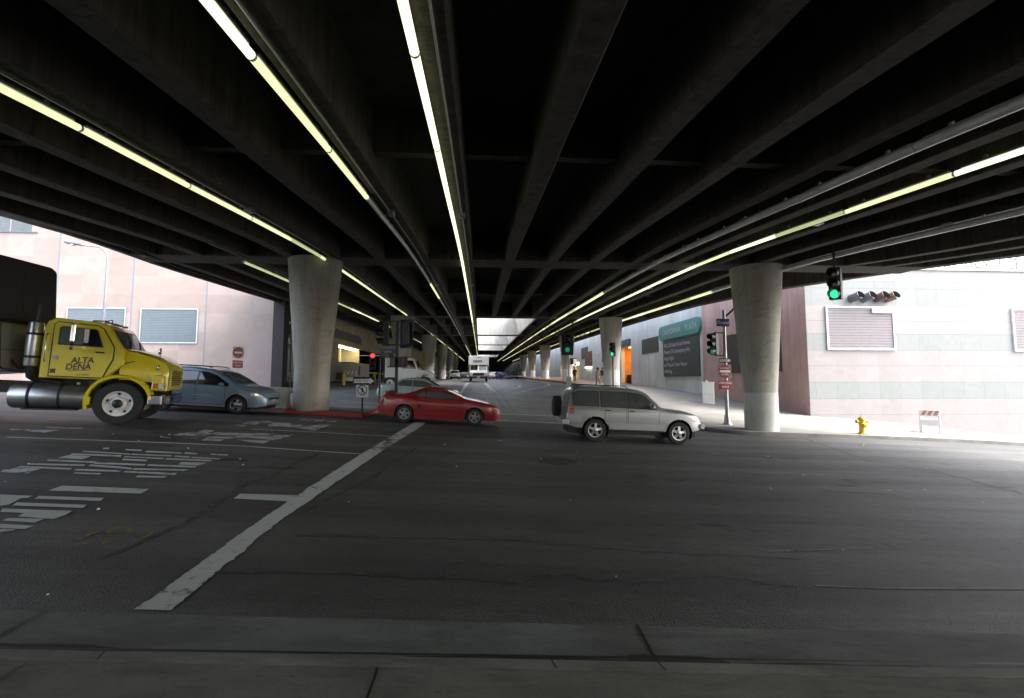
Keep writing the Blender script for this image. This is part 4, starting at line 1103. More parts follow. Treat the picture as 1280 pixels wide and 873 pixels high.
# do not enter on the far left pavement
x, y, z = base_at(296.5, 25.0)
T = thing('sign_post', 'small red do not enter sign before the granite wall', 'road sign', (x,y,z))
K = lambda py: zpx(296, py, 25.0)-z
mb = MB(); mb.cyl((0,0,0),(0,0,K(432)),.025,n=10); mb.build('post', 'steel', T)
o = sub('entry_sign', T, (0,-.04,K(441)), (0,0,R_(55)))
mb = plate(MB(), -.29,.29,-.29,.29); mb.build('plate', 'sign_white', o, smooth=0)
mb = MB(); mb.lathe([(0,-.012),(.275,-.010)], (0,0,0), 'Y', 28); mb.build('disc', 'sign_red', o, smooth=0)
mb = MB(); mb.bb(-.2,.2,-.017,-.0135,-.045,.045); mb.build('bar', 'sign_white', o, smooth=0)
o = sub('wrong_way_sign', T, (0,-.04,K(455.5)), (0,0,R_(55)))
mb = plate(MB(), -.26,.26,-.19,.19); mb.build('plate', 'sign_red', o, smooth=0); put_text('WRONG', .13, 0, .075, -.0085, o, 'sign_white'); put_text('WAY', .13, 0, -.075, -.0085, o, 'sign_white')
# street lamp
x, y, z = base_at(124, 25.6)
T = thing('street_lamp', 'tall pale street lamp with a curved arm behind the truck', 'street lamp', (x,y,z))
H = zpx(124, 320, 25.6)-z
mb = MB(); q = at_y(98, 305, 25.2)
q = Vector((q[0]-x, q[1]-y, q[2]-z))
mb.tube([(0,0,0),(0,0,H*.5),(0,0,H-.3),(-.04,0,H+.0),(-.18,-.02,H+.28),(-.42,-.05,H+.45),(q.x+.3,-.3,q.z-.06),(q.x+.1,q.y,q.z)], [.075,.06,.055,.05,.045,.04,.036,.034], 14); mb.build('pole', 'lamp_grey', T)
mb = MB(); mb.box((0,0,0),(.85,.26,.16), mat=Matrix.Translation((q.x-.2,q.y,q.z+.03)) @ Matrix.Rotation(R_(8),4,'Y')); mb.build('lamp_head', 'lamp_grey', T, smooth=0, bevel=.06)
mb = MB(); mb.lathe([(.0,-.10),(.10,-.06),(.13,0)], (q.x-.25,q.y,q.z-.03), 'Z', 16); mb.build('lens', 'lens_clear', T)
# concrete barrier, timber post
prof = [(-.30,0),(.30,0),(.30,.08),(.15,.33),(.09,.82),(-.09,.82),(-.15,.33),(-.30,.08)]
for i, (x0, x1) in enumerate(((-12.3,-9.95),(-9.9,-7.62))):
    xm = (x0+x1)/2
    t = thing('concrete_barrier', ['pale concrete barrier on the island against the thick column', 'pale concrete barrier partly hidden by the blue car'][1-i], 'barrier', (xm,19.95,G(xm,19.95)+.15), (0,math.atan(.058),0), 'concrete barriers on the island')
    mb = MB(); mb.prism(prof, -(x1-x0)/2, (x1-x0)/2, 'YZ'); mb.build('body', 'column_base', t, smooth=0, bevel=.02)
    mb = MB(); mb.bb(-.5,-.2,-.301,-.1,-.0,.05); mb.build('drain_slot', 'blackpaint', t, smooth=0)
x, y, z = base_at(383, 19.8)
mb = MB(); mb.bb(x-.09,x+.09,y-.08,y+.08,z-.05,z+.80); tag(mb.build('timber_post', 'wood', bevel=.015), 'short square brown post between barrier and thick column', 'post')
# yellow bollards
for px, Y, h, lab in ((429.5,40,1.05,'yellow bollard standing before the pale container'), (468,43,1.1,'yellow bollard behind the one way arrow')):
    x, y, z = base_at(px, Y, 0)
    t = thing('bollard', lab, 'bollard', (x,y,z), group='yellow bollards by the garage')
    mb = MB(); mb.lathe([(.13,0),(.13,h-.08),(.10,h-.02),(0,h)], n=18); mb.build('tube', 'bollard', t)
    mb = MB(); mb.lathe([(.19,0),(.19,.04),(.135,.06)], n=18); mb.build('collar', 'gutter', t)
def barricade(loc, rz, w, h, label, lean=.28):
    t = thing('barricade', label, 'barricade', loc, (0,0,rz))
    for sgn in (-1, 1):
        leaf = sub('leaf', t, (0,0,0), (0,0,0 if sgn < 0 else PI))
        tilt = math.atan(lean/h)
        def TT(vs): return [tuple(Matrix.Rotation(-tilt,4,'X') @ Vector((x_, y_, z_-h)) + Vector((0,0,h))) for x_, y_, z_ in vs]
        for xx in (-w/2+.03, w/2-.03):
            mb = MB(); mb.bb(xx-.03,xx+.03,-.02,.02,0,h); mb.v = TT(mb.v); mb.build('leg', 'white_paint', leaf, smooth=0)
        for k, zz in enumerate((h-.17, h*.45)):
            mb = MB(); mb.bb(-w/2,w/2,-.035,-.021,zz-.13,zz+.13); mb.v = TT(mb.v); mb.build('board', 'sign_white', leaf, smooth=0)
            if k == 0:
                mb = MB()
                for i in range(3):
                    xx = -w/2+.07+(w-.1)*i/3
                    mb.prism([(xx,zz-.12),(xx+.14,zz-.12),(xx+.24,zz+.12),(xx+.10,zz+.12)], -.041, -.0365)
                mb.v = TT(mb.v); mb.build('stripe', 'orange', leaf, smooth=0)
    mb = MB(); mb.bb(-w/2,w/2,-lean*.62,lean*.62,h*.33,h*.36); mb.build('tray', 'white_paint', t, smooth=0)
    return t
x, y, z = base_at(438, 40.5, 0)
barricade((x,y,z), R_(6), 1.0, 1.25, 'white folding barricade with orange stripes beside a yellow bollard')
p = ground_hit(1176, 544, .14)
barricade((p[0]+.1,p[1]+.6,p[2]), R_(-50), .75, 1.12, 'white folding barricade standing in daylight beside the stone wall')
# pale container
x0 = at_y(411,470,45)[0]; x1 = at_y(436,470,45)[0]
zb_, zt_ = G(-11,46)+.12, zpx(430,452.5,45)
M['container'] = make_granite('container_panel', (.68,.70,.72), .1, .05, .62, .75, None, 0)
M['container_side'] = make_granite('container_side_panel', (.50,.46,.36), .1, .05, .9, .75, None, 1)
t = thing('container', 'pale panelled container parked by the lit garage entrance', 'container', ((x0+x1)/2,48,zb_))
mb = MB(); mb.bb(x0,x1,45,45.1,zb_,zt_); mb.build('front', 'container', t, smooth=0, world=True)
mb = MB(); mb.bb(x0,x1+.01,45.11,53,zb_,zt_+.02); mb.build('body', 'container_side', t, smooth=0, world=True)
mb = MB(); mb.bb(x1+.012,x1+.03,48.5,49.0,zb_+.6,zb_+1.5); mb.build('door_handle', 'dark_steel', t, smooth=0, world=True)
mb = MB(); mb.bb(x0+.7,x1-.3,44.85,44.99,zb_+.15,zb_+.8); mb.build('hatch', 'grille_grey', t, smooth=0, world=True)
for yy in (46, 52):
    mb = MB(); mb.bb(x0+.1,x1-.1,yy-.3,yy+.3,zb_-.15,zb_-.002); mb.build('skid', 'blackpaint', t, smooth=0, world=True)

# corner pole with the red signs
p = ground_hit(909.5, 531.5, .15)
x, y, z = p
T = thing('sign_pole', 'corner pole with Grand sign, red no entry plates and side mounted signal', 'road sign', (x,y,z))
K = lambda py: zpx(909, py, y)-z
mb = MB(); mb.cyl((0,0,.1),(0,0,K(388)),.085,.07,n=16); pl = mb.build('pole', 'steel', T)
mb = MB(); mb.lathe([(.22,0),(.22,.05),(.15,.12),(.12,.42),(.095,.5)], n=18); mb.build('foot', 'steel', pl)
a0 = at_y(908,395,y); a1 = at_y(968,340,y+.6)
mb = MB(); mb.tube([(a0[0]-x,0,a0[2]-z),(a1[0]-x,.6,a1[2]-z)], .055, 10); mb.build('arm', 'dark_steel', T)
street_sign(T, (-.12,-.13,K(404)), 0, 'Grand', .62, .36)
signal_head(T, (-.52,-.02,K(430.5)), R_(-62), ['dark_lens','dark_lens','green_dim'], s=1.0)
mb = MB(); mb.bb(-.5,.0,-.03,.03,K(417),K(417)+.05); mb.bb(-.5,.0,-.03,.03,K(444)-.05,K(444)); mb.build('bracket', 'dark_steel', T, smooth=0)
one_way(T, (-.08,-.12,K(451)), 0, .58, .20)
o = sub('do_not_enter_sign', T, (-.1,-.11,K(464.5)))
mb = plate(MB(), -.31,.31,-.31,.31); M['sign_grey'] = simple('grey_sign_back', (.24,.18,.18), .5)
mb.build('plate', 'sign_grey', o, smooth=0)
mb = MB(); mb.lathe([(0,-.012),(.30,-.010)], (0,0,0), 'Y', 32); mb.build('disc', 'sign_red', o, smooth=0)
mb = MB(); mb.bb(-.25,.25,-.017,-.0135,-.05,.05); mb.build('bar', 'sign_white', o, smooth=0)
put_text('DO NOT', .115, 0, .145, -.0145, o, 'sign_white'); put_text('ENTER', .12, 0, -.145, -.0145, o, 'sign_white')
o = sub('wrong_way_sign', T, (-.1,-.11,K(481.5)))
mb = plate(MB(), -.32,.32,-.205,.205); mb.build('plate', 'sign_red', o, smooth=0); put_text('WRONG', .155, 0, .09, -.0085, o, 'sign_white'); put_text('WAY', .155, 0, -.09, -.0085, o, 'sign_white')
# signal hung from the deck
Y = 16.2
c = at_y(1044, 355, Y)
T = thing('hanging_signal', 'black signal with lit green lens hanging from the viaduct edge', 'traffic signal', (c[0],Y,c[2]))
signal_head(T, (0,0,0), R_(-52), ['dark_lens','dark_lens','green_on'], s=1.12)
mb = MB(); mb.cyl((0,0,.5),(0,0,S(Y)-c[2]+.2),.04,n=10); mb.build('hanger', 'dark_steel', T)
# far signals
x, y, z = base_at(711.5, 27.0, 0)
T = thing('signal_post', 'slim post with a tall black louvred signal and a lit walk box', 'traffic signal', (x,y,z))
K = lambda py: zpx(711, py, 27)-z
mb = MB(); mb.cyl((0,0,0),(0,0,K(442)),.055,n=12); mb.cyl((0,0,0),(0,0,.12),.2,.14,n=14); mb.build('post', 'steel', T)
signal_head(T, (-.10,-.05,K(430)), R_(-6), ['dark_lens','dark_lens','green_dim'], s=1.0, back=True)
ped_head(T, (.26,0,K(452)), R_(40), .85, True)
mb = MB(); mb.bb(-.14,.12,-.08,.08,K(487),K(471)); mb.build('control_box', 'steel', T, smooth=0)
x, y, z = base_at(766.5, 35.0)
T = thing('signal_post', 'thin dark post with a green arrow signal before a column', 'traffic signal', (x,y,z))
K = lambda py: zpx(766, py, 35)-z
mb = MB(); mb.cyl((0,0,0),(0,0,K(446)),.05,n=12); mb.build('post', 'dark_steel', T)
signal_head(T, (0,-.05,K(437)), R_(-35), ['dark_lens','dark_lens','green_on'], s=1.0)
# utility cabinet
p = ground_hit(886, 506, .16)
t = thing('utility_cabinet', 'grey and white utility cabinet on the corner pavement', 'cabinet', p, (0,0,R_(-32)))
mb = MB(); mb.bb(-.36,.36,-.30,.30,0,1.50); mb.build('body', 'white_paint', t, smooth=0, bevel=.02)
mb = MB(); mb.bb(-.372,-.361,-.27,.27,.08,1.44); d = mb.build('door', 'grille_grey', t, smooth=0)
mb = MB(); mb.bb(-.38,-.373,-.1,.1,1.0,1.28); mb.build('label_plate', 'sign_white', d, smooth=0)
mb = MB(); mb.bb(-.40,.40,-.34,.34,1.501,1.56); mb.build('cap', 'white_paint', t, smooth=0, bevel=.015)
mb = MB(); mb.lathe([(.06,1.56),(.06,1.62),(0,1.66)], (-.1,0,0), n=12); mb.build('vent_knob', 'white_paint', t)
mb = MB(); mb.bb(-.362,.362,-.306,-.3005,.72,.735); mb.build('seam', 'steel', t, smooth=0)
# hydrant
p = ground_hit(1080.5, 543, .15)
t = thing('fire_hydrant', 'yellow fire hydrant at the kerb in front of the stone wall', 'hydrant', (p[0],p[1]+.1,p[2]))
mb = MB(); mb.lathe([(.17,0),(.17,.04),(.115,.06),(.11,.38),(.13,.40),(.13,.44),(.11,.46),(.105,.58)], n=20); mb.build('barrel', 'hydrant', t)
mb = MB(); mb.lathe([(.15,.58),(.15,.61),(.13,.66),(.08,.71),(.03,.73),(.03,.78),(0,.78)], n=20); mb.build('bonnet', 'hydrant', t)
for sx in (-1, 1):
    mb = MB(); mb.lathe([(.055,.0),(.055,.20),(.075,.20),(.075,.25),(.03,.26),(.03,.29),(0,.29)] if sx > 0 else [(0,-.29),(.03,-.29),(.03,-.26),(.075,-.25),(.075,-.20),(.055,-.20),(.055,0)], (0,0,.52), 'X', 14); mb.build('outlet', 'hydrant', t)
mb = MB(); mb.lathe([(0,-.24),(.04,-.24),(.04,-.22),(.09,-.21),(.09,-.16),(.07,-.16),(.07,0)], (0,0,.36), 'Y', 14); mb.build('pumper_outlet', 'hydrant', t)

# ------------------------------------------------------------------ vehicles
def plin(pts):
    xs = [p[0] for p in pts]; ys = [p[1] for p in pts]
    return lambda x: float(np.interp(x, xs, ys))
def smooth_f(pts, r=.07):
    f = plin(pts); a, b = pts[0][0], pts[-1][0]
    def g(x):
        w = min(r, max(1e-4, x-a), max(1e-4, b-x))
        return sum(f(x+w*k/4) for k in range(-4,5))/9
    return g
class Shell:
    def __init__(s, top, half, bottom, belt, tumble=.32, rnd=.10, wheels=(), wr=.33, arch=.06, crown=.03):
        s.zt = smooth_f(top, .09); s.W = smooth_f(half, .15); s.zb0 = plin(bottom); s.belt = plin(belt)
        s.tum = tumble; s.rnd = rnd; s.wheels = wheels; s.ra = wr+arch; s.zc = wr; s.crown = crown
        s.x0, s.x1 = top[0][0], top[-1][0]
    def zb(s, x):
        z = s.zb0(x)
        for xw in s.wheels:
            d = abs(x-xw)
            if d < s.ra: z = max(z, s.zc + math.sqrt(max(0, s.ra**2-d**2)))
        return z
    def w(s, x, z):
        W = s.W(x); zb = s.belt(x)
        if z > zb: return W - .012 - s.tum*(z-zb)
        t = (zb-z)/max(.2, zb-.2)
        return W - .012*(1-math.sin(min(1,t*1.9)*PI/2)) - .05*max(0, t-.45)**1.5
    def r(s, x): return max(.015, min(s.rnd, (s.zt(x)-s.zb(x))*.35))
    def zmax(s, x): return s.zt(x)-s.r(x)
    def loop(s, x):
        zb, zt, r = s.zb(x), s.zt(x), s.r(x); P = []
        zs = zt-r
        for k in range(9):
            z = zb+(zs-zb)*k/8; P.append((x, s.w(x,z), z))
        wc = s.w(x,zs)-r
        for k in range(1,5):
            a = PI/2*k/4; P.append((x, wc+r*math.cos(a), zs+r*math.sin(a)))
        for k in range(1,5):
            y = wc*(1-k/4); P.append((x, y, zt+s.crown*(1-(y/max(wc,.01))**2)))
        return P + [(a, -b, c) for a, b, c in P[-2::-1]]
    def stations(s):
        X = lin(s.x0, s.x1, int((s.x1-s.x0)/.05)+1)
        for xw in s.wheels:
            X += [xw-s.ra*1.002, xw+s.ra*1.002] + [xw+s.ra*math.cos(PI*k/18) for k in range(19)]
        X = sorted(x for x in X if s.x0 <= x <= s.x1); out = [X[0]]
        for x in X:
            if x-out[-1] > 4e-4: out.append(x)
        return out
    def body(s):
        mb = MB(); rows = [s.loop(x) for x in s.stations()]
        mb.grid(rows); n = len(rows[0])
        for r in (rows[0], rows[-1]):
            h = n//2
            for i in range(h): mb.add([r[i], r[i+1], r[n-2-i], r[n-1-i]], [(0,1,2,3)])
        return mb
    def side(s, cols, off, sgn, mb=None, nz=6, step=.06):
        """patch on the flank between two height curves: cols = [(x, zlo, zhi)]"""
        mb = mb or MB(); lo = plin([(c[0],c[1]) for c in cols]); hi = plin([(c[0],c[2]) for c in cols])
        X = sorted(set(lin(cols[0][0], cols[-1][0], max(2,int((cols[-1][0]-cols[0][0])/step)+1)) + [c[0] for c in cols]))
        rows = []
        for x in X:
            a, b = lo(x), min(hi(x), s.zmax(x)+.02)
            rows.append([(x, sgn*(s.w(x, min(z, s.zmax(x)))+off), z) for z in lin(a, max(a+.002,b), nz)])
        mb.grid(rows); return mb
    def top(s, xa, xb, off, inset=.10, mb=None, n=9):
        mb = mb or MB(); rows = []
        for x in lin(xa, xb, 12):
            zt, r = s.zt(x), s.r(x); wc = s.w(x, zt-r)-r*.3-inset
            sl = (s.zt(x+.02)-s.zt(x-.02))/.04; nn = math.hypot(1, sl)
            rows.append([(x-off*sl/nn, wc*k, zt+s.crown*(1-k*k)+off/nn) for k in lin(-1,1,n)])
        mb.grid(rows); return mb
def wheel(parent, x, y, r, wd, out, style='alloy', rim_mat='alu'):
    w = sub('wheel', parent, (x, y, r), (0,0,0 if out > 0 else PI))
    # local +Y is outboard
    ri = r*.64 if style != 'truck' else r*.60
    mb = MB(); mb.lathe([(ri,-wd/2),(r-.03,-wd/2),(r-.005,-wd/2+.025),(r,-wd*.2),(r,wd*.2),(r-.005,wd/2-.025),(r-.03,wd/2),(ri+.015,wd/2+.004),(ri,wd/2-.008)], n=40, axis='Y', caps=False)
    mb.build('tyre', 'black', w, smooth=40)
    mb = MB()
    if style == 'truck':
        mb.lathe([(ri+.006,-.05),(ri+.006,wd/2-.01),(ri-.02,wd/2-.015),(ri-.05,wd/2-.07),(ri*.55,wd/2-.10),(ri*.50,wd/2-.01),(ri*.42,wd/2+.015),(0,wd/2+.02)], n=36, axis='Y')
        for k in range(10):
            a = 2*PI*k/10; mb.cyl((ri*.72*math.cos(a), wd/2-.085, ri*.72*math.sin(a)), (ri*.72*math.cos(a), wd/2-.045, ri*.72*math.sin(a)), .02, n=6)
        mb.build('rim', 'white_paint', w, smooth=40)
        mb = MB(); mb.lathe([(ri*.34,wd/2+.0165),(ri*.34,wd/2+.05),(ri*.2,wd/2+.08),(0,wd/2+.085)], n=20, axis='Y')
        for k in range(5):
            a = 2*PI*k/5+.3; mb.cyl((ri*.78*math.cos(a), wd/2-.075, ri*.78*math.sin(a)), (ri*.78*math.cos(a), wd/2-.066, ri*.78*math.sin(a)), .035, n=10)
        mb.build('hub', 'blackpaint', w, smooth=40)
    else:
        mb.lathe([(ri+.004,-.03),(ri+.004,wd/2-.005),(ri-.022,wd/2-.008),(ri-.03,wd/2-.05),(ri-.03,-.03)], n=36, axis='Y')
        ns = {'alloy':5,'star':5,'steel':7}.get(style,5)
        for k in range(ns):
            a = 2*PI*k/ns+.4; c, q = math.cos(a), math.sin(a); nx, nz = -q, c
            r0, r1, h0, h1 = .05, ri-.025, .045, (.038 if style != 'star' else .062)
            y0, y1 = wd/2-.02, wd/2-.03
            vs = []
            for rr, h, yy in ((r0,h0,y0),(r1,h1,y1)):
                for sgn in (-1,1):
                    for dy in (0,-.04): vs.append((rr*c+nx*h*sgn, yy+dy, rr*q+nz*h*sgn))
            mb.add(vs, [(0,2,6,4),(1,5,7,3),(0,4,5,1),(2,3,7,6),(4,6,7,5),(0,1,3,2)])
        mb.lathe([(.07,wd/2-.05),(.07,wd/2-.012),(.05,wd/2-.004),(0,wd/2-.002)], n=20, axis='Y')
        mb.build('rim', rim_mat, w, smooth=40)
        mb = MB(); mb.lathe([(ri-.035,.0),(0,.0)], n=24, axis='Y'); mb.build('brake_disc', 'dark_steel', w, smooth=0)
    return w
def place(px, py, x_local, heading=1, Y=None):
    """root location so that local x_local on the near side touches the road at a photo pixel"""
def car(name, label, sp, loc, rot, paint, group=None, detail=True):
    t = thing(name, label, sp.get('cat', 'car'), loc, rot, group)
    sh = Shell(sp['top'], sp['half'], sp['bottom'], sp['belt'], sp.get('tumble',.32), sp.get('rnd',.1), sp['wheels'], sp['wr'], sp.get('arch',.05))
    mb = sh.body()
    for sgn in (-1, 1):
        for d in sp.get('doors', []):
            x0, x1 = d[0][0], d[-1][0]
            cols = [(x0-.012,d[0][1]-.012,d[0][2]+.012)]+[(c[0],c[1]-.012,c[2]+.012) for c in d[1:-1]]+[(x1+.012,d[-1][1]-.012,d[-1][2]+.012)]
            sh.side(cols, .002, sgn, mb)
            k = len(mb.f)
    body = mb.build('body', [paint], t, smooth=32)
    # dark door gaps: faces of the gap patches get the second slot
    body.data.materials.append(M['blackpaint'])
    nd = len(sp.get('doors', []))
    if nd:
        per = (len(body.data.polygons)-sp_faces(sh))
        for p in list(body.data.polygons)[-per:]: p.material_index = 1
    for sgn in (-1, 1):
        for i, d in enumerate(sp.get('doors', [])):
            dr = sh.side(d, .005, sgn).build('door', paint, t, smooth=32)
            if i < len(sp.get('handles', [])):
                hx, hz = sp['handles'][i]
                mb = MB(); mb.box((hx, sgn*(sh.w(hx,hz)+.02), hz), (.17,.03,.03)); mb.build('handle', sp.get('handle_mat', paint), dr, smooth=0, bevel=.008)
        for wdw in sp['windows']:
            f = sh.side([(c[0],c[1]-.02,c[2]+.02) for c in [(wdw[0][0]-.02,)+tuple(wdw[0][1:])]+list(wdw[1:-1])+[(wdw[-1][0]+.02,)+tuple(wdw[-1][1:])]], .007, sgn)
            wf = f.build('window', 'blackpaint', t, smooth=32)
            sh.side(wdw, .010, sgn).build('pane', sp.get('glass','glass'), wf, smooth=32)
        for nm, mt, cols in sp.get('lamps', []):
            sh.side(cols, .009, sgn, step=.03).build(nm, mt, t, smooth=32)
        for nm, mt, cols, off in sp.get('trims', []):
            sh.side(cols, off, sgn).build(nm, mt, t, smooth=32)
    wx = sp.get('windscreen')
    if wx: sh.top(wx[0], wx[1], .008, .03).build('windscreen', sp.get('wind_glass','glass'), t, smooth=40)
    if sp.get('rear_glass'): sh.top(*sp['rear_glass'], .008, .04).build('rear_window', sp.get('glass','glass'), t, smooth=40)
    Wm = sh.W((sh.x0+sh.x1)/2)
    # underbody and wheel wells
    mb = MB(); mb.bb(sh.x0+.15, sh.x1-.15, -Wm+.28, Wm-.28, sp['wr']*.62, sp['wr']+.18)
    for xw in sp['wheels']:
        for sgn in (-1,1):
            mb.grid([[(xw+sh.ra*1.0*math.cos(PI*k/14), y, sp['wr']+sh.ra*math.sin(PI*k/14)) for k in range(-2,17)] for y in (sgn*(sh.W(xw)-.035), sgn*(Wm-.42))])
    for x in (sh.x0+.02, sh.x1-.02): pass
    mb.build('underbody', 'blackpaint', t, smooth=0)
    for xw in sp['wheels']:
        for sgn in (-1,1):
            wheel(t, xw, sgn*(sh.W(xw)-.02-sp.get('tw',.2)/2), sp['wr'], sp.get('tw',.2), sgn, sp.get('rim','alloy'), sp.get('rim_mat','alu'))
    if sp.get('mirror'):
        mx, mz = sp['mirror']
        for sgn in (-1,1):
            mb = MB(); y = sgn*(sh.w(mx,mz)+.12)
            mb.lathe([(0,-.10),(.05,-.09),(.075,-.03),(.08,.03),(.05,.09),(0,.10)], (mx,y,mz), 'Y', 14); mb.bb(mx-.02,mx+.04,min(y,sgn*sh.w(mx,mz)),max(y,sgn*sh.w(mx,mz)),mz-.03,mz+.01)
            mb.build('mirror', paint if sp.get('mirror_paint',1) else 'blackpaint', t)
    # front and rear faces
    for nm, mt, xx, y0, y1, z0, z1, th in sp.get('ends', []):
        mb = MB(); mb.bb(xx-th/2, xx+th/2, y0, y1, z0, z1); mb.build(nm, mt, t, smooth=0, bevel=min(.02, th*.3))
    return t, sh
def sp_faces(sh):
    n = len(sh.stations()); m = len(sh.loop(sh.x0+.5))
    return (n-1)*(m-1) + 2*(m//2)
def slope_at(x, y): return math.atan(-(G(x+.8,y)-G(x-.8,y))/1.6)

for nm, c, kw in (('paint_red',(.27,.005,.009),dict(dirt=.03,coat=.6)),('paint_blue',(.19,.29,.42),dict(metal=.25)),('paint_silver',(.32,.34,.35),dict(metal=.5,rough=.3)),('paint_teal',(.36,.45,.44),dict(metal=.3)),('paint_white',(.70,.70,.69),{}),
                  ('paint_yellow',(.74,.60,.014),dict(dirt=.1)),('paint_dark',(.02,.022,.026),{}),('paint_navy',(.03,.06,.22),{}),('paint_pale_silver',(.44,.45,.46),dict(metal=.4)),('paint_maroon',(.10,.015,.015),{})):
    M[nm] = make_paint(nm, c, **kw)

# red coupe
coupe = dict(top=[(0,.66),(.06,.86),(.16,.99),(.36,1.05),(.44,1.02),(.62,1.00),(.98,1.03),(1.62,1.285),(1.95,1.335),(2.25,1.325),(2.5,1.28),(3.22,.985),(3.5,.945),(4.1,.845),(4.42,.74),(4.55,.66),(4.6,.52)],
    half=[(0,.70),(.12,.83),(.5,.89),(.99,.91),(2.3,.89),(3.66,.91),(4.15,.87),(4.45,.76),(4.6,.60)],
    bottom=[(0,.40),(.1,.30),(.5,.22),(1.4,.18),(3.2,.18),(4.1,.20),(4.45,.22),(4.6,.30)], belt=[(0,.86),(1,.93),(2.0,.93),(3.2,.92),(4.0,.78),(4.6,.6)],
    tumble=.52, rnd=.09, wheels=(.99,3.62), wr=.325, arch=.045, tw=.225, rim='alloy', rim_mat='steel',
    windows=[[(1.33,.98,1.0),(1.55,.975,1.14),(1.72,.97,1.19)],[(1.78,.965,1.20),(2.25,.955,1.215),(2.45,.955,1.20),(2.98,.95,.99)]],
    doors=[[(1.72,.30,.94),(1.9,.28,.94),(3.05,.28,.93)]], handles=[(1.9,.84)], windscreen=(2.56,3.14), rear_glass=(1.05,1.56), wind_glass='glass_pale', glass='glass_teal',
    lamps=[('headlight','lens_amber',[(4.14,.60,.71),(4.3,.58,.69),(4.5,.56,.64)]),('taillight','lens_red',[(.03,.62,.78),(.16,.62,.82),(.26,.64,.80)])],
    trims=[('side_strip','paint_maroon',[(1.42,.50,.53),(3.1,.50,.53)],.009),('side_scoop','blackpaint',[(1.46,.56,.72),(1.60,.58,.70)],.008)],
    mirror=(2.92,.99), ends=[('bumper','paint_red',.0,-.62,.62,.38,.56,.10),('number_plate','sign_white',-.055,-.16,.16,.42,.53,.01),('grille','blackpaint',4.60,-.30,.30,.36,.46,.02)])
p1 = ground_hit(501,530); p2 = ground_hit(593,531)
yc = (p1[1]+p2[1])/2+.9; xc = (p1[0]+p2[0])/2 - (.99+3.62)/2
def put(x, y, L_, sl=None):
    """location & tilt for a car heading +X with its rear end at world x"""
    za, zb = G(x+L_*.2, y), G(x+L_*.8, y); a = math.atan2(zb-za, L_*.6)
    return (x, y, za-math.tan(a)*L_*.2), (0,-a,0)
loc, rot = put(xc, yc, 4.6)
t, sh = car('red_coupe', 'dark red two door coupe crossing by the red kerb', coupe, loc, rot, 'paint_red')
mb = MB()
mb.grid([[(.10+.02*math.sin(k),y,1.06+.05) for k in (0,)]+[(.34,y,1.15),(.36,y,1.14),(.12,y,1.10)] for y in lin(-.66,.66,9)])
mb.bb(.2,.3,-.6,-.55,.98,1.13); mb.bb(.2,.3,.55,.6,.98,1.13); mb.build('spoiler', 'paint_red', t)
print('RED', loc, 'wheelpx', p1, p2)

# blue crossover
cross = dict(top=[(0,.75),(.05,1.05),(.22,1.38),(.42,1.53),(.9,1.60),(1.7,1.62),(2.3,1.57),(2.62,1.48),(3.42,1.03),(3.7,.97),(4.1,.86),(4.3,.74),(4.36,.58)],
    half=[(0,.74),(.15,.84),(.8,.88),(3.4,.88),(3.9,.84),(4.2,.74),(4.36,.60)], bottom=[(0,.36),(.3,.28),(.9,.25),(3.3,.24),(4.1,.26),(4.36,.34)],
    belt=[(0,1.0),(1.5,.98),(3.2,.95),(4.0,.8),(4.36,.6)], tumble=.36, rnd=.12, wheels=(.82,3.42), wr=.33, arch=.05, tw=.2, rim='star', rim_mat='chrome',
    windows=[[(.45,1.12,1.30),(.62,1.08,1.40),(.98,1.05,1.42)],[(1.06,1.04,1.43),(1.7,1.03,1.45),(1.95,1.02,1.45)],[(2.02,1.02,1.45),(2.3,1.01,1.43),(2.62,1.0,1.33),(3.08,.985,1.05)]],
    doors=[[(1.12,.42,1.0),(1.3,.34,1.0),(1.96,.34,.99)],[(2.02,.34,.99),(2.9,.34,.97),(3.0,.5,.97)]], handles=[(1.25,.92),(2.2,.92)], windscreen=(2.70,3.36), wind_glass='glass_pale',
    lamps=[('headlight','lens_clear',[(3.86,.68,.78),(4.1,.66,.78),(4.28,.64,.70)]),('foglight','head_on',[(3.98,.70,.75),(4.12,.69,.75)])],
    trims=[('cladding','alu',[(1.2,.335,.40),(2.95,.335,.40)],.012),('lettering_strip','grey_letter',[(1.9,.62,.645),(2.55,.62,.645)],.010)], mirror=(2.88,1.03),
    ends=[('number_plate','sign_white',4.37,-.16,.16,.42,.53,.01),('grille','blackpaint',4.355,-.42,.42,.54,.62,.04),('bumper','paint_pale_silver',4.34,-.52,.52,.38,.52,.07)])
p = ground_hit(294,518)
yc = p[1]+.86; xc = p[0]-3.42
loc, rot = put(xc, yc, 4.36)
t, sh = car('blue_car', 'light blue hatchback half hidden by the nose of the yellow truck', cross, loc, rot, 'paint_blue')
for sgn in (-1,1):
    mb = MB(); mb.tube([(.7,sgn*.60,1.63),(.8,sgn*.6,1.665),(2.2,sgn*.6,1.645),(2.35,sgn*.6,1.60)], .018, 8); mb.build('roof_rail', 'blackpaint', t)
print('BLUE', loc)

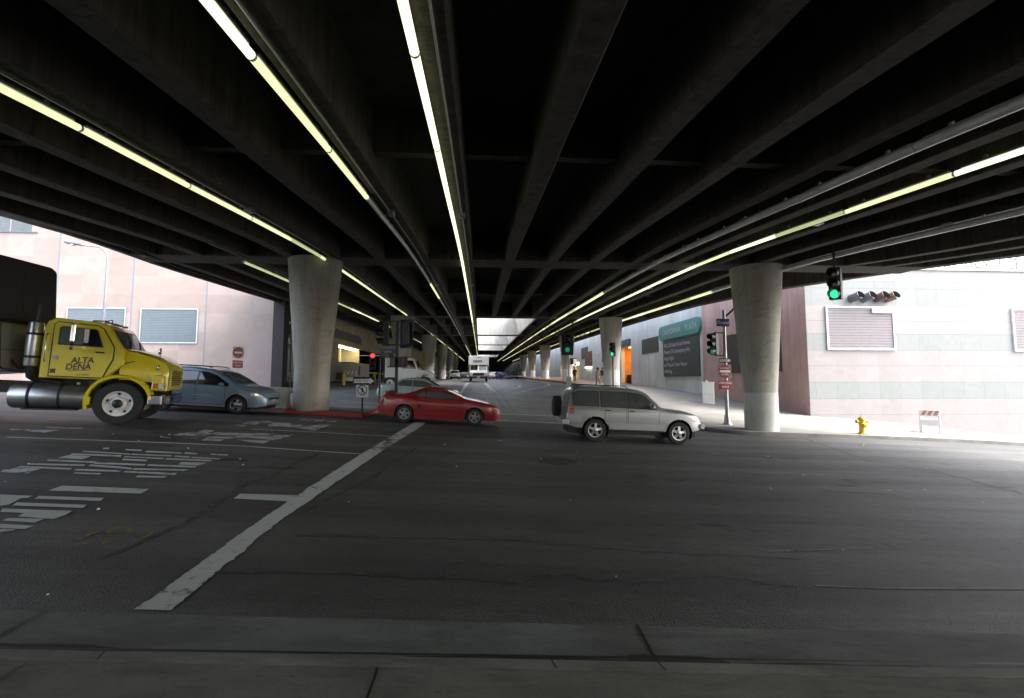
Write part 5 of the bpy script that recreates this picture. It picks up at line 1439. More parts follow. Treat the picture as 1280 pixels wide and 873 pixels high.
# silver sport utility
suv = dict(top=[(0,.78),(.03,1.05),(.10,1.45),(.20,1.64),(.5,1.70),(1.4,1.71),(2.2,1.68),(2.5,1.62),(3.02,1.13),(3.2,1.08),(3.9,1.02),(4.25,.93),(4.36,.80),(4.4,.66)],
    half=[(0,.80),(.15,.86),(.7,.88),(3.6,.88),(4.1,.85),(4.4,.72)], bottom=[(0,.50),(.3,.42),(3.4,.38),(4.1,.42),(4.4,.50)],
    belt=[(0,1.05),(2.9,1.03),(3.8,.95),(4.4,.7)], tumble=.30, rnd=.10, wheels=(.92,3.62), wr=.355, arch=.075, tw=.235, rim='alloy', rim_mat='alu',
    windows=[[(.20,1.12,1.46),(.35,1.11,1.54),(1.0,1.11,1.56)],[(1.09,1.10,1.56),(1.72,1.10,1.56),(1.88,1.10,1.56)],[(1.96,1.10,1.56),(2.3,1.09,1.53),(2.48,1.09,1.48),(2.84,1.08,1.14)]],
    doors=[[(1.22,.62,1.08),(1.36,.46,1.08),(1.90,.46,1.07)],[(1.96,.46,1.07),(2.95,.46,1.05)]], handles=[(1.32,.98),(2.08,.98)], handle_mat='blackpaint', windscreen=(2.56,2.98), glass='glass_teal',
    lamps=[('headlight','lens_clear',[(4.02,.74,.88),(4.2,.73,.87),(4.36,.72,.80)]),('taillight','lens_red',[(.02,.84,1.02),(.22,.84,1.02)]),('turn_lamp','lens_amber',[(.02,1.025,1.08),(.20,1.025,1.08)])],
    trims=[('cladding','paint_pale_silver',[(1.36,.40,.60),(3.15,.40,.60)],.016),('rear_arch','paint_pale_silver',[(.06,.60,.78),(.46,.60,.80)],.014)], mirror=(2.72,1.14),
    ends=[('bumper','paint_pale_silver',4.40,-.80,.80,.50,.66,.14),('grille','blackpaint',4.405,-.40,.40,.70,.82,.03),('bumper','paint_pale_silver',-.03,-.84,.84,.50,.66,.22)])
p1 = ground_hit(744,552); p2 = ground_hit(849,556)
yc = (p1[1]+p2[1])/2+.86; xc = (p1[0]+p2[0])/2-(.92+3.62)/2
loc, rot = put(xc, yc, 4.4)
t, sh = car('silver_suv', 'silver sport utility vehicle with a spare wheel on its tail crossing in the middle', suv, loc, rot, 'paint_silver')
mb = MB(); mb.lathe([(.0,-.30),(.22,-.30),(.33,-.27),(.345,-.14),(.33,-.05),(.0,-.05)], (-.02,.1,1.02), 'X', 28); mb.build('spare_wheel', 'black', t)
for sgn in (-1,1):
    mb = MB(); mb.tube([(.35,sgn*.58,1.70),(.45,sgn*.58,1.76),(1.9,sgn*.58,1.765),(2.0,sgn*.58,1.70)], .016, 8); mb.build('roof_rail', 'blackpaint', t)
mb = MB(); mb.bb(1.3,3.1,-.90,-.80,.36,.40); mb.bb(1.3,3.1,.80,.90,.36,.40); mb.build('running_board', 'blackpaint', t, smooth=0, bevel=.01)
print('SUV', loc)

# pale sedan behind the coupe
sedan = dict(top=[(0,.62),(.05,.86),(.18,.98),(.8,1.03),(1.35,1.33),(1.9,1.42),(2.5,1.41),(2.85,1.34),(3.55,.97),(4.3,.86),(4.6,.76),(4.72,.56)],
    half=[(0,.70),(.2,.84),(.8,.88),(3.8,.88),(4.3,.83),(4.72,.62)], bottom=[(0,.34),(.4,.24),(3.6,.2),(4.72,.3)], belt=[(0,.9),(2,.95),(3.5,.93),(4.72,.6)],
    tumble=.42, rnd=.1, wheels=(.95,3.68), wr=.32, arch=.05, tw=.2, windows=[[(1.12,.99,1.06),(1.42,.985,1.25),(1.95,.98,1.29)],[(2.03,.975,1.29),(2.55,.97,1.28),(2.75,.97,1.23),(3.3,.96,1.0)]],
    doors=[[(1.35,.4,.96),(1.5,.3,.96),(2.0,.3,.95)],[(2.05,.3,.95),(3.25,.3,.93)]], handles=[(1.5,.88),(2.2,.88)], windscreen=(2.92,3.48), rear_glass=(.86,1.32), glass='glass_teal', wind_glass='glass_pale',
    lamps=[('headlight','lens_clear',[(4.25,.62,.74),(4.62,.58,.68)]),('taillight','lens_red',[(.02,.72,.84),(.25,.74,.84)])], mirror=(3.12,.99),
    ends=[('number_plate','sign_white',-.01,-.16,.16,.6,.72,.02),('bumper','paint_pale_silver',.02,-.74,.74,.36,.56,.12)])
x, y, _ = ground_hit(468, 503)
loc, rot = put(x, y+.9, 4.72)
loc = (loc[0], loc[1]+.2, loc[2])
t, sh = car('pale_sedan', 'pale teal silver sedan mostly hidden behind the red coupe', sedan, loc, rot, 'paint_teal')

# far traffic on the lower street
def far_car(px, py, rz, sp, paint, label, on=None, nm='parked_car'):
    p = ground_hit(px, py)
    L_ = sp['top'][-1][0]
    c, s_ = math.cos(rz), math.sin(rz)
    loc = (p[0]-c*L_/2, p[1]-s_*L_/2+L_*.5, 0); cx, cy = p[0], p[1]+L_*.5
    sl = (G(cx+c, cy+s_)-G(cx-c, cy-s_))/2
    loc = (cx-c*L_/2, cy-s_*L_/2, G(cx,cy)-sl*L_/2)
    t, sh = car(nm, label, sp, loc, (0,-math.atan(sl),rz), paint, 'cars far down the lower street')
    return t, sh
fs = dict(suv); fs['ends'] = suv['ends'][:2]
t, sh = far_car(568, 474.6, -PI/2, fs, 'paint_pale_silver', 'pale silver utility vehicle facing us beside the far white box truck')
t, sh = far_car(553, 474.6, -PI/2, sedan, 'paint_maroon', 'dark red far car with glowing orange headlamps near a column')
for sgn in (-1,1):
    mb = MB(); mb.box((4.69, sgn*.52, .66), (.08,.26,.13)); mb.build('lit_headlamp', 'head_on', t, smooth=0)
t, sh = far_car(626, 474.4, PI/2+.5, sedan, 'paint_navy', 'blue far car turning beyond the white box truck')
t, sh = far_car(616.5, 474.2, PI/2, sedan, 'paint_white', 'white far car with red tail lamps right beside the box truck')
for sgn in (-1,1):
    mb = MB(); mb.box((.0, sgn*.6, .78), (.06,.28,.16)); mb.build('brake_lamp', 'red_on', t, smooth=0)
t, sh = far_car(643, 474.2, PI/2, suv, 'paint_dark', 'black far utility vehicle near the plaza side columns')
t, sh = far_car(580.5, 474.0, -PI/2, sedan, 'paint_dark', 'black far sedan between the silver utility vehicle and the box truck')

# white box truck facing us, middle of the lower street
p = ground_hit(598, 478); zg = G(p[0], p[1]+2)
t = thing('box_truck', 'white box truck driving toward us down the middle of the lower street', 'truck', (p[0],p[1],zg), (math.atan(.03),0,0))
mb = MB(); mb.bb(-1.2,1.2,1.75,7.2,.62,3.0); mb.bb(-1.16,1.16,.95,1.76,1.9,2.98); mb.build('cargo_box', 'paint_white', t, smooth=0, bevel=.05)
mb = MB(); mb.prism([(.0,.45),(.0,1.08),(.25,1.20),(.62,1.28),(1.15,1.95),(1.78,1.95),(1.78,.45)], -1.0, 1.0, 'YZ'); cab = mb.build('cab', 'paint_white', t, smooth=0, bevel=.06)
for xx in (-.5, .5):
    mb = MB(); mb.prism([(.665,1.345),(1.12,1.90),(1.14,1.895),(.685,1.335)], xx-.42, xx+.42, 'YZ'); mb.build('windscreen', 'glass', cab, smooth=0).location.y = -.012
mb = MB(); mb.bb(-.62,.62,-.03,-.004,.72,1.02); mb.build('grille', 'blackpaint', cab, smooth=0)
mb = MB(); mb.bb(-1.02,1.02,-.14,-.035,.42,.64); mb.build('bumper', 'dark_steel', t, smooth=0, bevel=.03)
mb = MB(); mb.bb(-.15,.15,-.155,-.142,.48,.60); mb.build('number_plate', 'sign_white', t, smooth=0)
for xx in (-.80,.80):
    mb = MB(); mb.bb(xx-.14,xx+.14,-.025,-.004,.74,.98); mb.build('headlight', 'lens_clear', cab, smooth=0)
    mb = MB(); mb.bb(xx*1.5-.1,xx*1.5+.1,.75,.85,1.35,1.75); mb.build('mirror', 'blackpaint', cab, smooth=0, bevel=.02)
for xx in (-.55,-.05,.45): pass
mb = MB(); mb.bb(-.62,.42,.935,.949,2.22,2.48); mb.bb(-.22,.32,.935,.949,2.78,2.88); mb.build('marking', 'steel', t, smooth=0)
for y0, z0 in ((.95,.40),(5.6,.40)):
    for sg in (-1,1): wheel(t, sg*.92, y0, .40, .24, 1).rotation_euler = (0,0,-PI/2*sg)

# white conventional truck by the garage
p = ground_hit(529.5, 487.5)
t = thing('parked_truck', 'white bonneted truck nosing out from behind the second column', 'truck', (p[0],p[1]+1.1,G(p[0],p[1]+1.1)))
S_ = 1.0
mb = MB(); mb.prism([(.72,.62),(.72,1.05),(.60,1.28),(.2,1.42),(-.45,1.52),(-.75,2.30),(-.95,2.42),(-2.0,2.45),(-2.0,.62),(-.62,.62),(-.55,.95),(-.25,1.14),(.25,1.14),(.5,.9),(.55,.62)], -1.05, 1.05, 'XZ'); cab = mb.build('cab', 'paint_white', t, smooth=0, bevel=.07)
for sg in (-1,1):
    mb = MB(); mb.prism([(-1.75,1.6),(-.62,1.56),(-.85,2.22),(-1.75,2.25)], sg*1.052, sg*1.062, 'XZ'); mb.build('window', 'glass', cab, smooth=0)
mb = MB(); mb.prism([(-.44,1.56),(-.70,2.24),(-.72,2.22),(-.46,1.54)], -.9, .9, 'XZ'); o = mb.build('windscreen', 'glass', cab, smooth=0); o.location.x = .03
mb = MB(); mb.bb(-3.0,-2.15,-1.15,1.15,.9,2.5); mb.build('equipment_box', 'paint_white', t, smooth=0, bevel=.03)
mb = MB(); mb.bb(.5,.86,-1.1,1.1,.5,.72); mb.build('bumper', 'steel', t, smooth=0, bevel=.03)
for sg in (-1,1):
    mb = MB(); mb.box((.69,sg*.8,.98),(.1,.3,.18)); mb.build('headlight', 'lens_clear', cab, smooth=0)
mb = MB(); mb.bb(-3.0,.4,-.5,.5,.45,.85); mb.build('chassis', 'blackpaint', t, smooth=0)
for x0 in (0,-2.6):
    for sg in (-1,1): wheel(t, x0, sg*.92, .47, .26, sg, 'truck')

# ---------------- yellow tractor unit
p = ground_hit(150, 533); yt = p[1]+.12; xt = p[0]-.22
HD = R_(20); ch, shd = math.cos(HD), math.sin(HD)
za, zb = G(xt-.24, yt+1), G(xt-.24-3.6*ch, yt+1-3.6*shd); a = math.atan2(za-zb, 3.6)
roll = math.atan2(G(xt-.5, yt+2.1)-G(xt, yt), 2.2)
t = thing('yellow_truck', 'yellow bonneted lorry tractor with chrome fuel tank, heading right', 'truck', (xt, yt, za), (roll,-a,HD))
PY = 'paint_yellow'; WD = 2.36            # near flank at y=0, far flank at y=WD
RW = .545
# cab shell
mb = MB()
cab_p = [(-1.86,1.13),(-1.86,2.42),(-1.80,2.58),(-1.62,2.68),(-.62,2.64),(-.42,2.58),(-.36,2.50),(-.02,1.96),(.02,1.55),(-.42,1.14)]
nseg = 9
def cabw(z): return .10*max(0,(z-1.95)/.75)
rows = []
for k, (yy, ins) in enumerate(((.10,0),(.04,.0),(.0,.03),(.0,.0))): pass
def wall_pts(side, ins):
    return [(x*1.0, (side*(1-0)+0) , z) for x, z in cab_p]
def profile(y, shrink):
    cx, cz = -.95, 1.9
    return [(cx+(x-cx)*shrink, y, cz+(z-cz)*shrink) for x, z in cab_p]
rws = [profile(.10,.965), profile(.125,.99), profile(.17,1.0), profile(WD-.17,1.0), profile(WD-.125,.99), profile(WD-.10,.965)]
rws = [r+[r[0]] for r in rws]
mb.grid(rws); mb.add(rws[0][:-1], [tuple(range(len(cab_p)))]); mb.add(rws[-1][:-1], [tuple(range(len(cab_p)))])
cab = mb.build('cab', PY, t, smooth=35)
# bonnet, tapering forward, with squared nose
mb = MB()
def hoodrow(x, w, z1, z0, r=.12):
    c = WD/2
    pts = [(x,c-w,z0),(x,c-w,z0+(z1-z0)*.5),(x,c-w+.01,z1-r),(x,c-w+r*.3,z1-r*.3),(x,c-w+r,z1),(x,c-w*.45,z1+.02),(x,c,z1+.03)]
    return pts+[(x,2*c-y,z) for x, y, z in pts[-2::-1]]
hr = [hoodrow(-.08,1.02,1.99,1.16,.16), hoodrow(.25,1.0,1.94,1.17,.17), hoodrow(.70,.97,1.82,1.12,.18), hoodrow(1.10,.93,1.68,.92,.18), hoodrow(1.24,.91,1.60,.90,.16), hoodrow(1.30,.885,1.54,.91,.13)]
mb.grid(hr)
r = hr[-1]; n = len(r)
for i in range(n//2): mb.add([r[i], r[i+1], r[n-2-i], r[n-1-i]], [(0,1,2,3)])
hood = mb.build('bonnet', PY, t, smooth=35)
# fenders: arched shells over the front wheels
for sg, y0, y1 in ((-1,-.02,.36),(1,WD+.02,WD-.36)):
    mb = MB(); ri, ro = .64, .73; N = 22; A0, A1 = R_(8), R_(196)
    prof = [(ro-.0, y1), (ro, y0+.05*(1 if sg<0 else -1)), (ro-.035, y0), (ri, y0+.005), (ri-.01, y1)]
    rows = []
    for k in range(N+1):
        an = A0+(A1-A0)*k/N
        fx = 1.0 if an > PI/2 else 1.0
        rows.append([(rr*math.cos(an)*1.04, yy, RW+.03+rr*math.sin(an)) for rr, yy in prof])
    mb.grid(rows)
    mb.prism([(-.75,.70),(-.60,.70),(-.60,.50),(-.70,.50)], min(y0,y1)+.01, max(y0,y1)-.05, 'XZ')
    mb.build('fender', PY, t, smooth=40)
    # nose corner block carrying the lamps
    mb = MB(); yy0, yy1 = (y0+.05, y0+.5) if sg < 0 else (y0-.5, y0-.05)
    mb.prism([(.66,.92),(.70,1.14),(.62,1.30),(1.08,1.36),(1.22,1.28),(1.25,.90)], yy0, yy1, 'XZ'); mb.build('lamp_housing', PY, t, smooth=0, bevel=.04)
    ys = yy0 if sg < 0 else yy1
    mb = MB(); mb.bb(.78,1.0,ys-.012*(-sg) if False else min(ys,ys+sg*.012),max(ys,ys+sg*.012),.98,1.11); mb.build('turn_lamp', 'lens_amber', t, smooth=0)
    mb = MB(); mb.bb(1.02,1.22,min(ys,ys+sg*.012),max(ys,ys+sg*.012),.98,1.11); mb.build('side_lamp', 'lens_clear', t, smooth=0)
    mb = MB(); mb.bb(1.245,1.27,yy0+.04,yy1-.08,.97,1.12); mb.build('headlight', 'lens_clear', t, smooth=0)
# grille with slots
mb = MB(); mb.bb(1.30,1.335,WD/2-.62,WD/2+.62,.98,1.50); gr = mb.build('grille', PY, t, smooth=0, bevel=.02)
mb = MB()
for i in range(7):
    for j in range(6):
        y = WD/2-.54+1.08*(j+.5)/6
        mb.bb(1.334,1.339,y-.078,y+.078,1.04+.062*i,1.04+.062*i+.036)
mb.build('slot', 'blackpaint', gr, smooth=0)
mb = MB(); mb.bb(1.24,1.262,WD/2-.5,WD/2+.5,.905,.96); mb.build('lower_slot', 'blackpaint', t, smooth=0)
# bumper
mb = MB(); mb.prism([(.62,.03),(1.20,.0),(1.36,.14),(1.40,.45),(1.40,WD-.45),(1.36,WD-.14),(1.20,WD),(.62,WD-.03),(.62,WD-.2),(1.1,WD-.2),(1.1,.2),(.62,.2)], .53, .80, 'XY'); mb.build('bumper', 'chrome', t, smooth=0, bevel=.03)
mb = MB(); mb.bb(1.402,1.41,.55,.9,.60,.73); mb.build('number_plate', 'blackpaint', t, smooth=0)
# door with window, handle and lettering
mb = MB(); mb.prism([(-1.62,1.20),(-1.62,2.50),(-1.55,2.56),(-.64,2.53),(-.50,2.46),(-.24,2.0),(-.24,1.70),(-.42,1.20)], .082, .098, 'XZ'); dr = mb.build('door', PY, t, smooth=0, bevel=.006)
mb = MB(); mb.prism([(-1.645,1.175),(-1.645,2.51),(-1.56,2.585),(-.63,2.555),(-.48,2.475),(-.215,2.01),(-.215,1.69),(-.40,1.175)], .090, .0965, 'XZ'); mb.build('door_gap', 'blackpaint', t, smooth=0)
mb = MB(); mb.prism([(-1.50,1.99),(-1.50,2.42),(-1.44,2.47),(-.68,2.45),(-.62,2.42),(-.45,1.98)], .074, .081, 'XZ'); wf = mb.build('window_frame', 'blackpaint', dr, smooth=0)
mb = MB(); mb.prism([(-1.46,2.02),(-1.46,2.40),(-1.42,2.44),(-.95,2.43),(-.95,2.02)], .069, .0735, 'XZ'); mb.build('pane', 'glass_pale', dr, smooth=0)
mb = MB(); mb.prism([(-.93,2.02),(-.93,2.43),(-.69,2.42),(-.64,2.39),(-.50,2.01)], .069, .0735, 'XZ'); mb.build('pane', 'glass', dr, smooth=0)
mb = MB(); mb.bb(-.62,-.42,.058,.080,1.83,1.87); mb.build('handle', 'blackpaint', dr, smooth=0, bevel=.008)
for s_, z, x in (('ALTA', 1.62, -.90), ('DENA', 1.45, -.98)):
    for off, mt, yy, e in ((.0,'plum',.0795,.014),):
        vs, fs = text_mesh(s_, .215, (x, .0795, z), (1,0,.06), (-.06,0,1), .002, 'CENTER', stretch=1.0, shear=.12, offset=.006)
        mb = MB(); mb.add(vs, fs); mb.build('lettering', 'plum', dr, smooth=0)
mb = MB(); mb.prism([(-1.2,1.33),(-.72,1.38),(-.72,1.395),(-1.2,1.345)], .077, .081, 'XZ'); mb.build('underline', 'plum', dr, smooth=0)
vs, fs = text_mesh('CA 64091', .075, (-.85,.0795,1.255), (1,0,0), (0,0,1), .001); mb = MB(); mb.add(vs, fs); mb.build('small_lettering', 'plum', dr, smooth=0)
mb = MB(); mb.lathe([(0,-.012),(.06,-.01)], (-1.50,.08,1.66), 'Y', 16); mb.build('fuel_badge', 'steel', dr)
mb = MB(); mb.bb(-1.60,-1.48,.072,.081,1.27,1.38); mb.build('decal', 'plum', dr, smooth=0)
# bonnet decals, latch
mb = MB(); mb.prism([(-.18,1.55),(.22,1.68),(.24,1.665),(-.16,1.53)], WD/2-1.024, WD/2-1.012, 'XZ'); mb.build('latch', 'blackpaint', hood, smooth=0)
mb = MB(); mb.prism([(-.16,1.70),(.02,1.73),(.0,1.69)], WD/2-1.024, WD/2-1.013, 'XZ'); mb.build('decal', 'plum', hood, smooth=0)
mb = MB(); mb.lathe([(0,-.03),(.06,-.025),(.07,0)], (.86,WD/2-.965,1.53), 'Y', 16); mb.build('badge', 'chrome', hood)
# windscreen and its surround
def onscreen(y0, y1, t0, t1, off):
    a, b = Vector((-.02,0,1.96)), Vector((-.36,0,2.50)); d = b-a; nrm = Vector((d.z,0,-d.x)).normalized()
    P = [a+d*t0+nrm*off, a+d*t1+nrm*off]
    return [(P[0].x,y0,P[0].z),(P[0].x,y1,P[0].z),(P[1].x,y1-.05,P[1].z),(P[1].x,y0+.05,P[1].z)]
mb = MB(); mb.add(onscreen(.20,WD-.20,.05,.97,.006), [(0,1,2,3)]); ws = mb.build('windscreen', 'blackpaint', t, smooth=0)
for y0, y1 in ((.26,WD/2-.02),(WD/2+.02,WD-.26)):
    mb = MB(); mb.add(onscreen(y0,y1,.10,.92,.012), [(0,1,2,3)]); mb.build('pane', 'glass_pale', ws, smooth=0)
for y0 in (.7, 1.6):
    mb = MB(); q = onscreen(y0,y0+.02,.06,.5,.02); mb.tube([q[0],(q[3][0],q[3][1]+.35,q[3][2])], .012, 6); mb.build('wiper', 'blackpaint', ws)
# roof marker lamps, horn, side visor
for yy in (.45,.95,WD/2+.02,1.45,1.9):
    mb = MB(); mb.box((-.55,yy,2.665),(.14,.08,.06)); mb.build('marker_lamp', 'lens_amber', t, smooth=0, bevel=.015)
mb = MB(); mb.tube([(-1.1,1.0,2.72),(-.75,1.0,2.73),(-.62,1.0,2.73)], [.025,.03,.065], 12); mb.build('horn', 'chrome', t)
# mirrors: tall pane on tubular arms, plus round ones
for sg, y0 in ((-1,-.28),(1,WD+.28)):
    o = sub('mirror', t, (-.99,y0,2.28), (0,0,R_(-18*sg)))
    mb = MB(); mb.bb(-.05,.05,-.12,.12,-.22,.24); mb.build('housing', 'chrome', o, smooth=0, bevel=.03)
    mb = MB(); mb.lathe([(0,-.03),(.10,-.03),(.11,.03),(0,.05)], (0,0,-.32), 'X', 18); mb.build('round_mirror', 'chrome', o)
    mb = MB()
    for zz in (.26,-.40): mb.tube([(0,0,zz),(.1,-sg*.34,zz+.02)], .014, 6)
    mb.tube([(0,0,.26),(0,0,-.42)], .014, 6); mb.build('arm', 'chrome', o)
mb = MB(); mb.tube([(.80,WD/2-.86,1.76),(.84,WD/2-.95,1.86),(.84,WD/2-.95,1.94)], .014, 6); mb.lathe([(0,-.09),(.07,-.07),(.10,0),(.10,.02),(0,.06)], (.84,WD/2-.95,1.97), 'X', 18); mb.build('fender_mirror', 'chrome', t)
# grab rail, exhaust stack, air cleaner behind the cab
mb = MB(); mb.tube([(-1.74,.05,1.55),(-1.74,.02,1.6),(-1.74,.02,2.2),(-1.74,.05,2.25)], .016, 8); mb.build('grab_rail', 'chrome', t)
mb = MB(); mb.lathe([(.165,1.42),(.175,1.45),(.175,2.50),(.165,2.53),(.0,2.56)], (-2.14,.34,0), n=28); st = mb.build('exhaust_stack', 'alu', t)
mb = MB(); mb.lathe([(.055,2.55),(.055,3.0),(.05,3.02)], (-2.14,.34,0), n=16); mb.build('pipe', 'dark_steel', st)
mb = MB()
for zz in (1.62,2.2):
    mb = MB(); mb.lathe([(.178,zz),(.184,zz+.01),(.184,zz+.05),(.178,zz+.06)], (-2.14,.34,0), n=28); mb.build('clamp', 'dark_steel', st)
mb = MB(); mb.tube([(-2.14,.34,1.43),(-2.12,.38,1.2),(-1.98,.6,1.05),(-1.6,.8,1.0)], .13, 14); mb.build('elbow_pipe', 'dark_steel', t)
mb = MB(); mb.bb(-2.25,-1.92,.9,1.9,1.1,2.35); mb.build('cab_rear_box', 'blackpaint', t, smooth=0, bevel=.02)
# fuel tank with straps and step
mb = MB(); mb.lathe([(.0,-2.46),(.22,-2.46),(.30,-2.43),(.32,-2.38),(.32,-.80),(.30,-.74),(.22,-.71),(0,-.71)], (0,.34,.68), 'X', 36); tk = mb.build('fuel_tank', 'alu', t)
for xx in (-2.0,-1.32):
    mb = MB(); mb.lathe([(.321,xx-.035),(.332,xx-.03),(.332,xx+.03),(.321,xx+.035)], (0,.34,.68), 'X', 36); mb.build('strap', 'blackpaint', tk)
mb = MB(); mb.lathe([(.05,0),(.05,.05),(0,.06)], (-.98,.28,1.0), n=14); mb.build('filler_cap', 'steel', tk)
mb = MB(); mb.bb(-2.1,-.9,.02,.30,.345,.375); mb.build('step', 'dark_steel', t, smooth=0)
mb = MB(); mb.bb(-.70,-.42,.12,.5,.50,1.12); mb.build('cab_step', 'blackpaint', t, smooth=0)
mb = MB(); mb.bb(-6.5,1.0,WD/2-.5,WD/2-.42,.72,1.0); mb.bb(-6.5,1.0,WD/2+.42,WD/2+.5,.72,1.0); mb.bb(-1.9,.9,WD/2-.42,WD/2+.42,.55,1.15)
for xx in (-2.6,-4.2): mb.bb(xx-.1,xx+.1,WD/2-.42,WD/2+.42,.74,.98)
mb.build('chassis_frame', 'blackpaint', t, smooth=0)
mb = MB(); mb.bb(-4.9,-3.9,WD/2-.45,WD/2+.45,1.02,1.12); mb.lathe([(.48,1.12),(.48,1.17),(0,1.18)], (-4.4,WD/2,0), n=24); mb.build('coupling_plate', 'dark_steel', t)
mb = MB(); mb.bb(-.55,.55,.5,WD-.5,.5,1.1); mb.build('engine_block', 'blackpaint', t, smooth=0)
def squeeze(o):
    for ch in o.children:
        if ch.type == 'MESH':
            for v in ch.data.vertices:
                if v.co.x > .66: v.co.x = .66+(v.co.x-.66)*.5
                if v.co.x < -.5: v.co.x = -.5+(v.co.x+.5)*.88
        squeeze(ch)
squeeze(t)
for sg, yy in ((-1,.17),(1,WD-.17)):
    wheel(t, 0, yy, RW, .28, sg, 'truck')
    for xx in (-4.0,-5.2):
        wheel(t, xx, yy+.1*(-sg)*-1 if False else yy, RW, .28, sg, 'truck'); wheel(t, xx, yy-sg*.31, RW, .28, sg, 'truck')
    mb = MB(); mb.prism([(-4.78,.55),(-4.78,1.02),(-4.76,1.02),(-4.76,.55)], yy-.25, yy+.25, 'XZ'); mb.build('mud_flap', 'blackpaint', t, smooth=0)
print('TRUCK', t.location)
# trailer hitched behind
yc2 = yt-.35; xt2 = at_y(66, 342, yc2+1.28)[0]+.05; y0, y1 = yc2-1.28, yc2+1.28; zg = G(xt2-1, yt+1)
print('TRAILER', xt2, xt)
tr = thing('semi_trailer', 'tall trailer with dark refrigeration unit on its pale front, behind the yellow cab', 'trailer', (xt2,(y0+y1)/2,zg), (0,-math.atan(.052),0))
w2 = (y1-y0)/2; ZT2 = 4.12
mb = MB(); mb.bb(-11,0,-w2,w2,1.2,ZT2); mb.build('box', 'trailer_white', tr, smooth=0, bevel=.04)
mb = MB(); mb.prism([(-w2+.12,2.45),(-w2+.12,ZT2-.15),(-w2+.3,ZT2-.05),(w2-.3,ZT2-.05),(w2-.12,ZT2-.15),(w2-.12,2.45)], .004, .40, 'YZ'); un = mb.build('cooling_unit', 'trailer_dark', tr, smooth=0, bevel=.06)
mb = MB()
for i in range(9): mb.bb(.401,.41,-.9,-.1,2.75+i*.12,2.80+i*.12); mb.bb(.401,.41,.15,.95,2.75+i*.12,2.80+i*.12)
mb.build('slats', 'blackpaint', un, smooth=0)
mb = MB(); mb.lathe([(.0,.40),(.10,.402),(.10,.42),(0,.44)], (0,-.6,3.55), 'X', 16); mb.build('gauge', 'steel', un)
mb = MB(); mb.bb(.005,.02,-.012,.012,1.22,2.44); mb.bb(.005,.02,-w2+.1,w2-.1,1.75,1.765); mb.build('panel_seam', 'steel', tr, smooth=0)
for sg in (-1,1):
    mb = MB(); mb.bb(-2.6,-2.45,sg*.8-.07,sg*.8+.07,.15,1.19); mb.bb(-2.7,-2.35,sg*.8-.15,sg*.8+.15,.10,.16); mb.build('landing_leg', 'dark_steel', tr, smooth=0)
mb = MB(); mb.tube([(.02,-.3,1.5),(.3,-.25,1.25),(.6,-.1,1.2),(.8,0,1.25)], .025, 8); mb.build('air_hose', 'blackpaint', tr)
mb = MB(); mb.tube([(.02,.3,1.5),(.3,.25,1.22),(.6,.2,1.15),(.8,.15,1.2)], .025, 8); mb.build('air_hose', 'sign_red', tr)

# ------------------------------------------------------------------ pedestrians on the plaza pavement
def person(loc, rz, label, top, legs, stride=.18, h=1.72, bag=False):
    t = thing('person', label, 'person', loc, (0,0,rz)); k = h/1.72
    V = [(0,0,.95),(0,0,1.15),(0,.01,1.38),(0,.0,1.50),(0,-.02,1.62),(0,-.02,1.70),
         (.10,0,.90),(.11,-stride*.45,.50),(.11,-stride*.2 if stride else 0,.08),(.11,-stride*.2-.15,.03),
         (-.10,0,.90),(-.11,stride*.35,.50),(-.11,stride*.9,.10),(-.11,stride*.9-.14,.03),
         (.19,.0,1.40),(.25,.05,1.13),(.24,-.06,.90),(.23,-.10,.82),(-.19,.0,1.40),(-.25,-.03,1.13),(-.24,-.12,.92),(-.23,-.16,.84)]
    E = [(0,1),(1,2),(2,3),(3,4),(4,5),(0,6),(6,7),(7,8),(8,9),(0,10),(10,11),(11,12),(12,13),(2,14),(14,15),(15,16),(16,17),(2,18),(18,19),(19,20),(20,21)]
    Rr = [.15,.13,.15,.058,.095,.075,.095,.065,.045,.035,.095,.065,.045,.035,.06,.045,.035,.03,.06,.045,.035,.03]
    me = bpy.data.meshes.new('body'); me.from_pydata([(a*k,b*k,c*k) for a, b, c in V], E, [])
    o = bpy.data.objects.new('body', me); COL.objects.link(o)
    m = o.modifiers.new('skin', 'SKIN')
    if not me.skin_vertices: 
        me.attributes  # layer is created by the modifier below
    import bmesh
    bm = bmesh.new(); bm.from_mesh(me); lay = bm.verts.layers.skin.verify()
    bm.verts.ensure_lookup_table()
    for i, v in enumerate(bm.verts):
        v[lay].radius = (Rr[i]*k*(1.15 if i in (0,1,2) else 1), Rr[i]*k*(.8 if i in (0,1,2) else 1)); v[lay].use_root = (i == 0)
    bm.to_mesh(me); bm.free()
    s = o.modifiers.new('sub', 'SUBSURF'); s.levels = 2; s.render_levels = 2
    dg = bpy.context.evaluated_depsgraph_get(); dg.update()
    me2 = bpy.data.meshes.new_from_object(o.evaluated_get(dg)); bpy.data.objects.remove(o)
    me2.name = 'body'; me2.materials.clear()
    for n in (top, legs, 'skin', 'blackpaint'): me2.materials.append(M[n])
    for p in me2.polygons:
        z = p.center.z/k; ax = abs(p.center.x)/k
        p.material_index = 2 if (z > 1.47 or (ax > .18 and z < .93)) else (0 if z > .93 else (3 if z < .09 else 1))
    o = bpy.data.objects.new('body', me2); COL.objects.link(o); o.parent = t; me2.shade_smooth()
    mb = MB(); mb.lathe([(.0,1.60),(.095,1.62),(.108,1.68),(.09,1.755),(.05,1.785),(0,1.79)], (0,.015,0), n=18); mb.v = [(a*k,b*k,c*k) for a, b, c in mb.v]; mb.build('hair', 'hair', t)
    if bag:
        mb = MB(); mb.box((.02*k,.20*k,1.2*k), (.28,.16,.42)); mb.build('bag', top, t, smooth=0, bevel=.05)
    return t
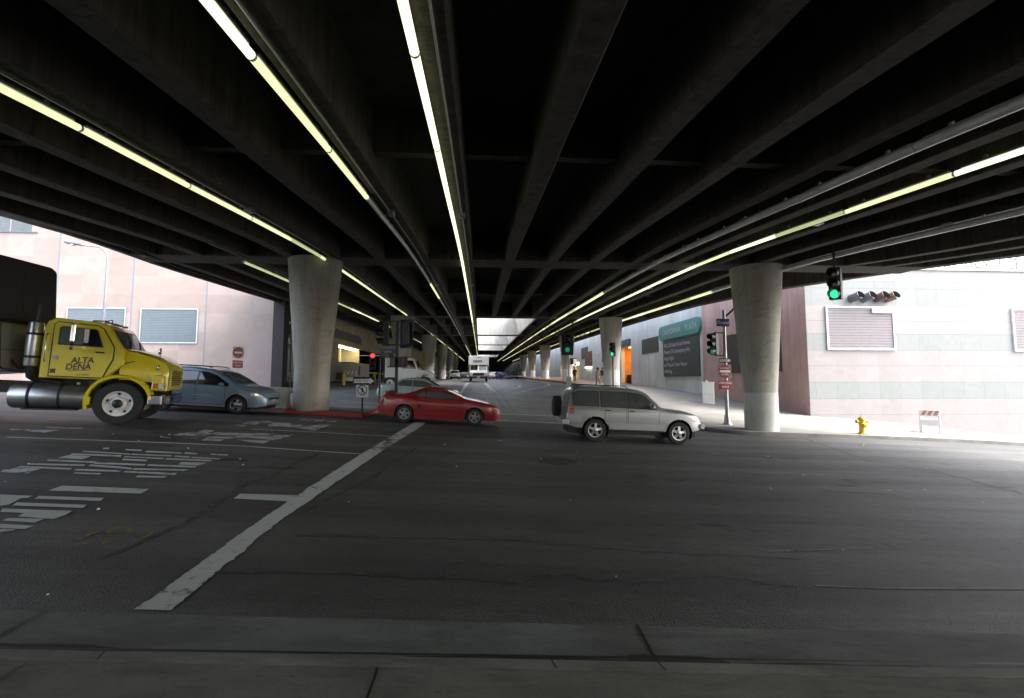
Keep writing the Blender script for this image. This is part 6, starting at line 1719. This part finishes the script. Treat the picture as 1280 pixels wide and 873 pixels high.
p = ground_hit(747.3, 484, .15); person(p, R_(200), 'person in pale beige coat walking by the white plaza wall', 'beige_cloth', 'beige_cloth', .25)
p = ground_hit(753.5, 481.5, .15); person(p, R_(170), 'person in a dark top standing beside the walker in beige', 'dark_cloth', 'beige_cloth', .12)
p = ground_hit(718.6, 478.0, .15); person(p, R_(150), 'person in dark clothes before the lit shop front', 'dark_cloth', 'dark_cloth', .2, bag=True)

# ------------------------------------------------------------------ daylight, world, camera
SUN_EL, SUN_AZ = R_(45), R_(104)      # azimuth clockwise from +Y: behind the camera, to its right
w = bpy.data.worlds.new('World'); scene.world = w; w.use_nodes = True
nt = w.node_tree; bg = nt.nodes['Background']
sky = nt.nodes.new('ShaderNodeTexSky'); sky.sky_type = 'NISHITA'; sky.sun_disc = False
sky.sun_elevation = SUN_EL; sky.sun_rotation = SUN_AZ; sky.air_density = 1.0; sky.dust_density = 4.0; sky.ozone_density = .5
hs = nt.nodes.new('ShaderNodeHueSaturation'); hs.inputs['Saturation'].default_value = .6
nt.links.new(sky.outputs[0], hs.inputs['Color']); nt.links.new(hs.outputs[0], bg.inputs['Color']); bg.inputs['Strength'].default_value = .15
sl = bpy.data.lights.new('sun', 'SUN'); sl.energy = .9; sl.angle = R_(30); sl.color = (1,.98,.95)
so = bpy.data.objects.new('sun', sl); COL.objects.link(so)
d = Vector((math.sin(SUN_AZ)*math.cos(SUN_EL), math.cos(SUN_AZ)*math.cos(SUN_EL), math.sin(SUN_EL)))
so.rotation_euler = (-d).to_track_quat('-Z', 'Y').to_euler(); so.location = (30,-40,60)

cam = bpy.data.cameras.new('camera'); co = bpy.data.objects.new('camera', cam); COL.objects.link(co)
cam.sensor_width = 36; cam.lens = 36*FOC/1280; cam.shift_y = -10/1280
cam.clip_start = .05; cam.clip_end = 3000
co.location = (0,0,CZ)
rm = Matrix(((CR[0],CU[0],-CF[0]),(CR[1],CU[1],-CF[1]),(CR[2],CU[2],-CF[2])))
co.rotation_euler = rm.to_euler()
scene.camera = co
scene.view_settings.view_transform = 'Standard'; scene.view_settings.look = 'None'
scene.view_settings.exposure = EXPO; scene.view_settings.gamma = 1.0
cy = scene.cycles
cy.use_denoising = True; cy.max_bounces = 8; cy.diffuse_bounces = 5; cy.glossy_bounces = 4; cy.transmission_bounces = 4
cy.caustics_reflective = False; cy.caustics_refractive = False; cy.sample_clamp_indirect = 6.0; cy.use_light_tree = True
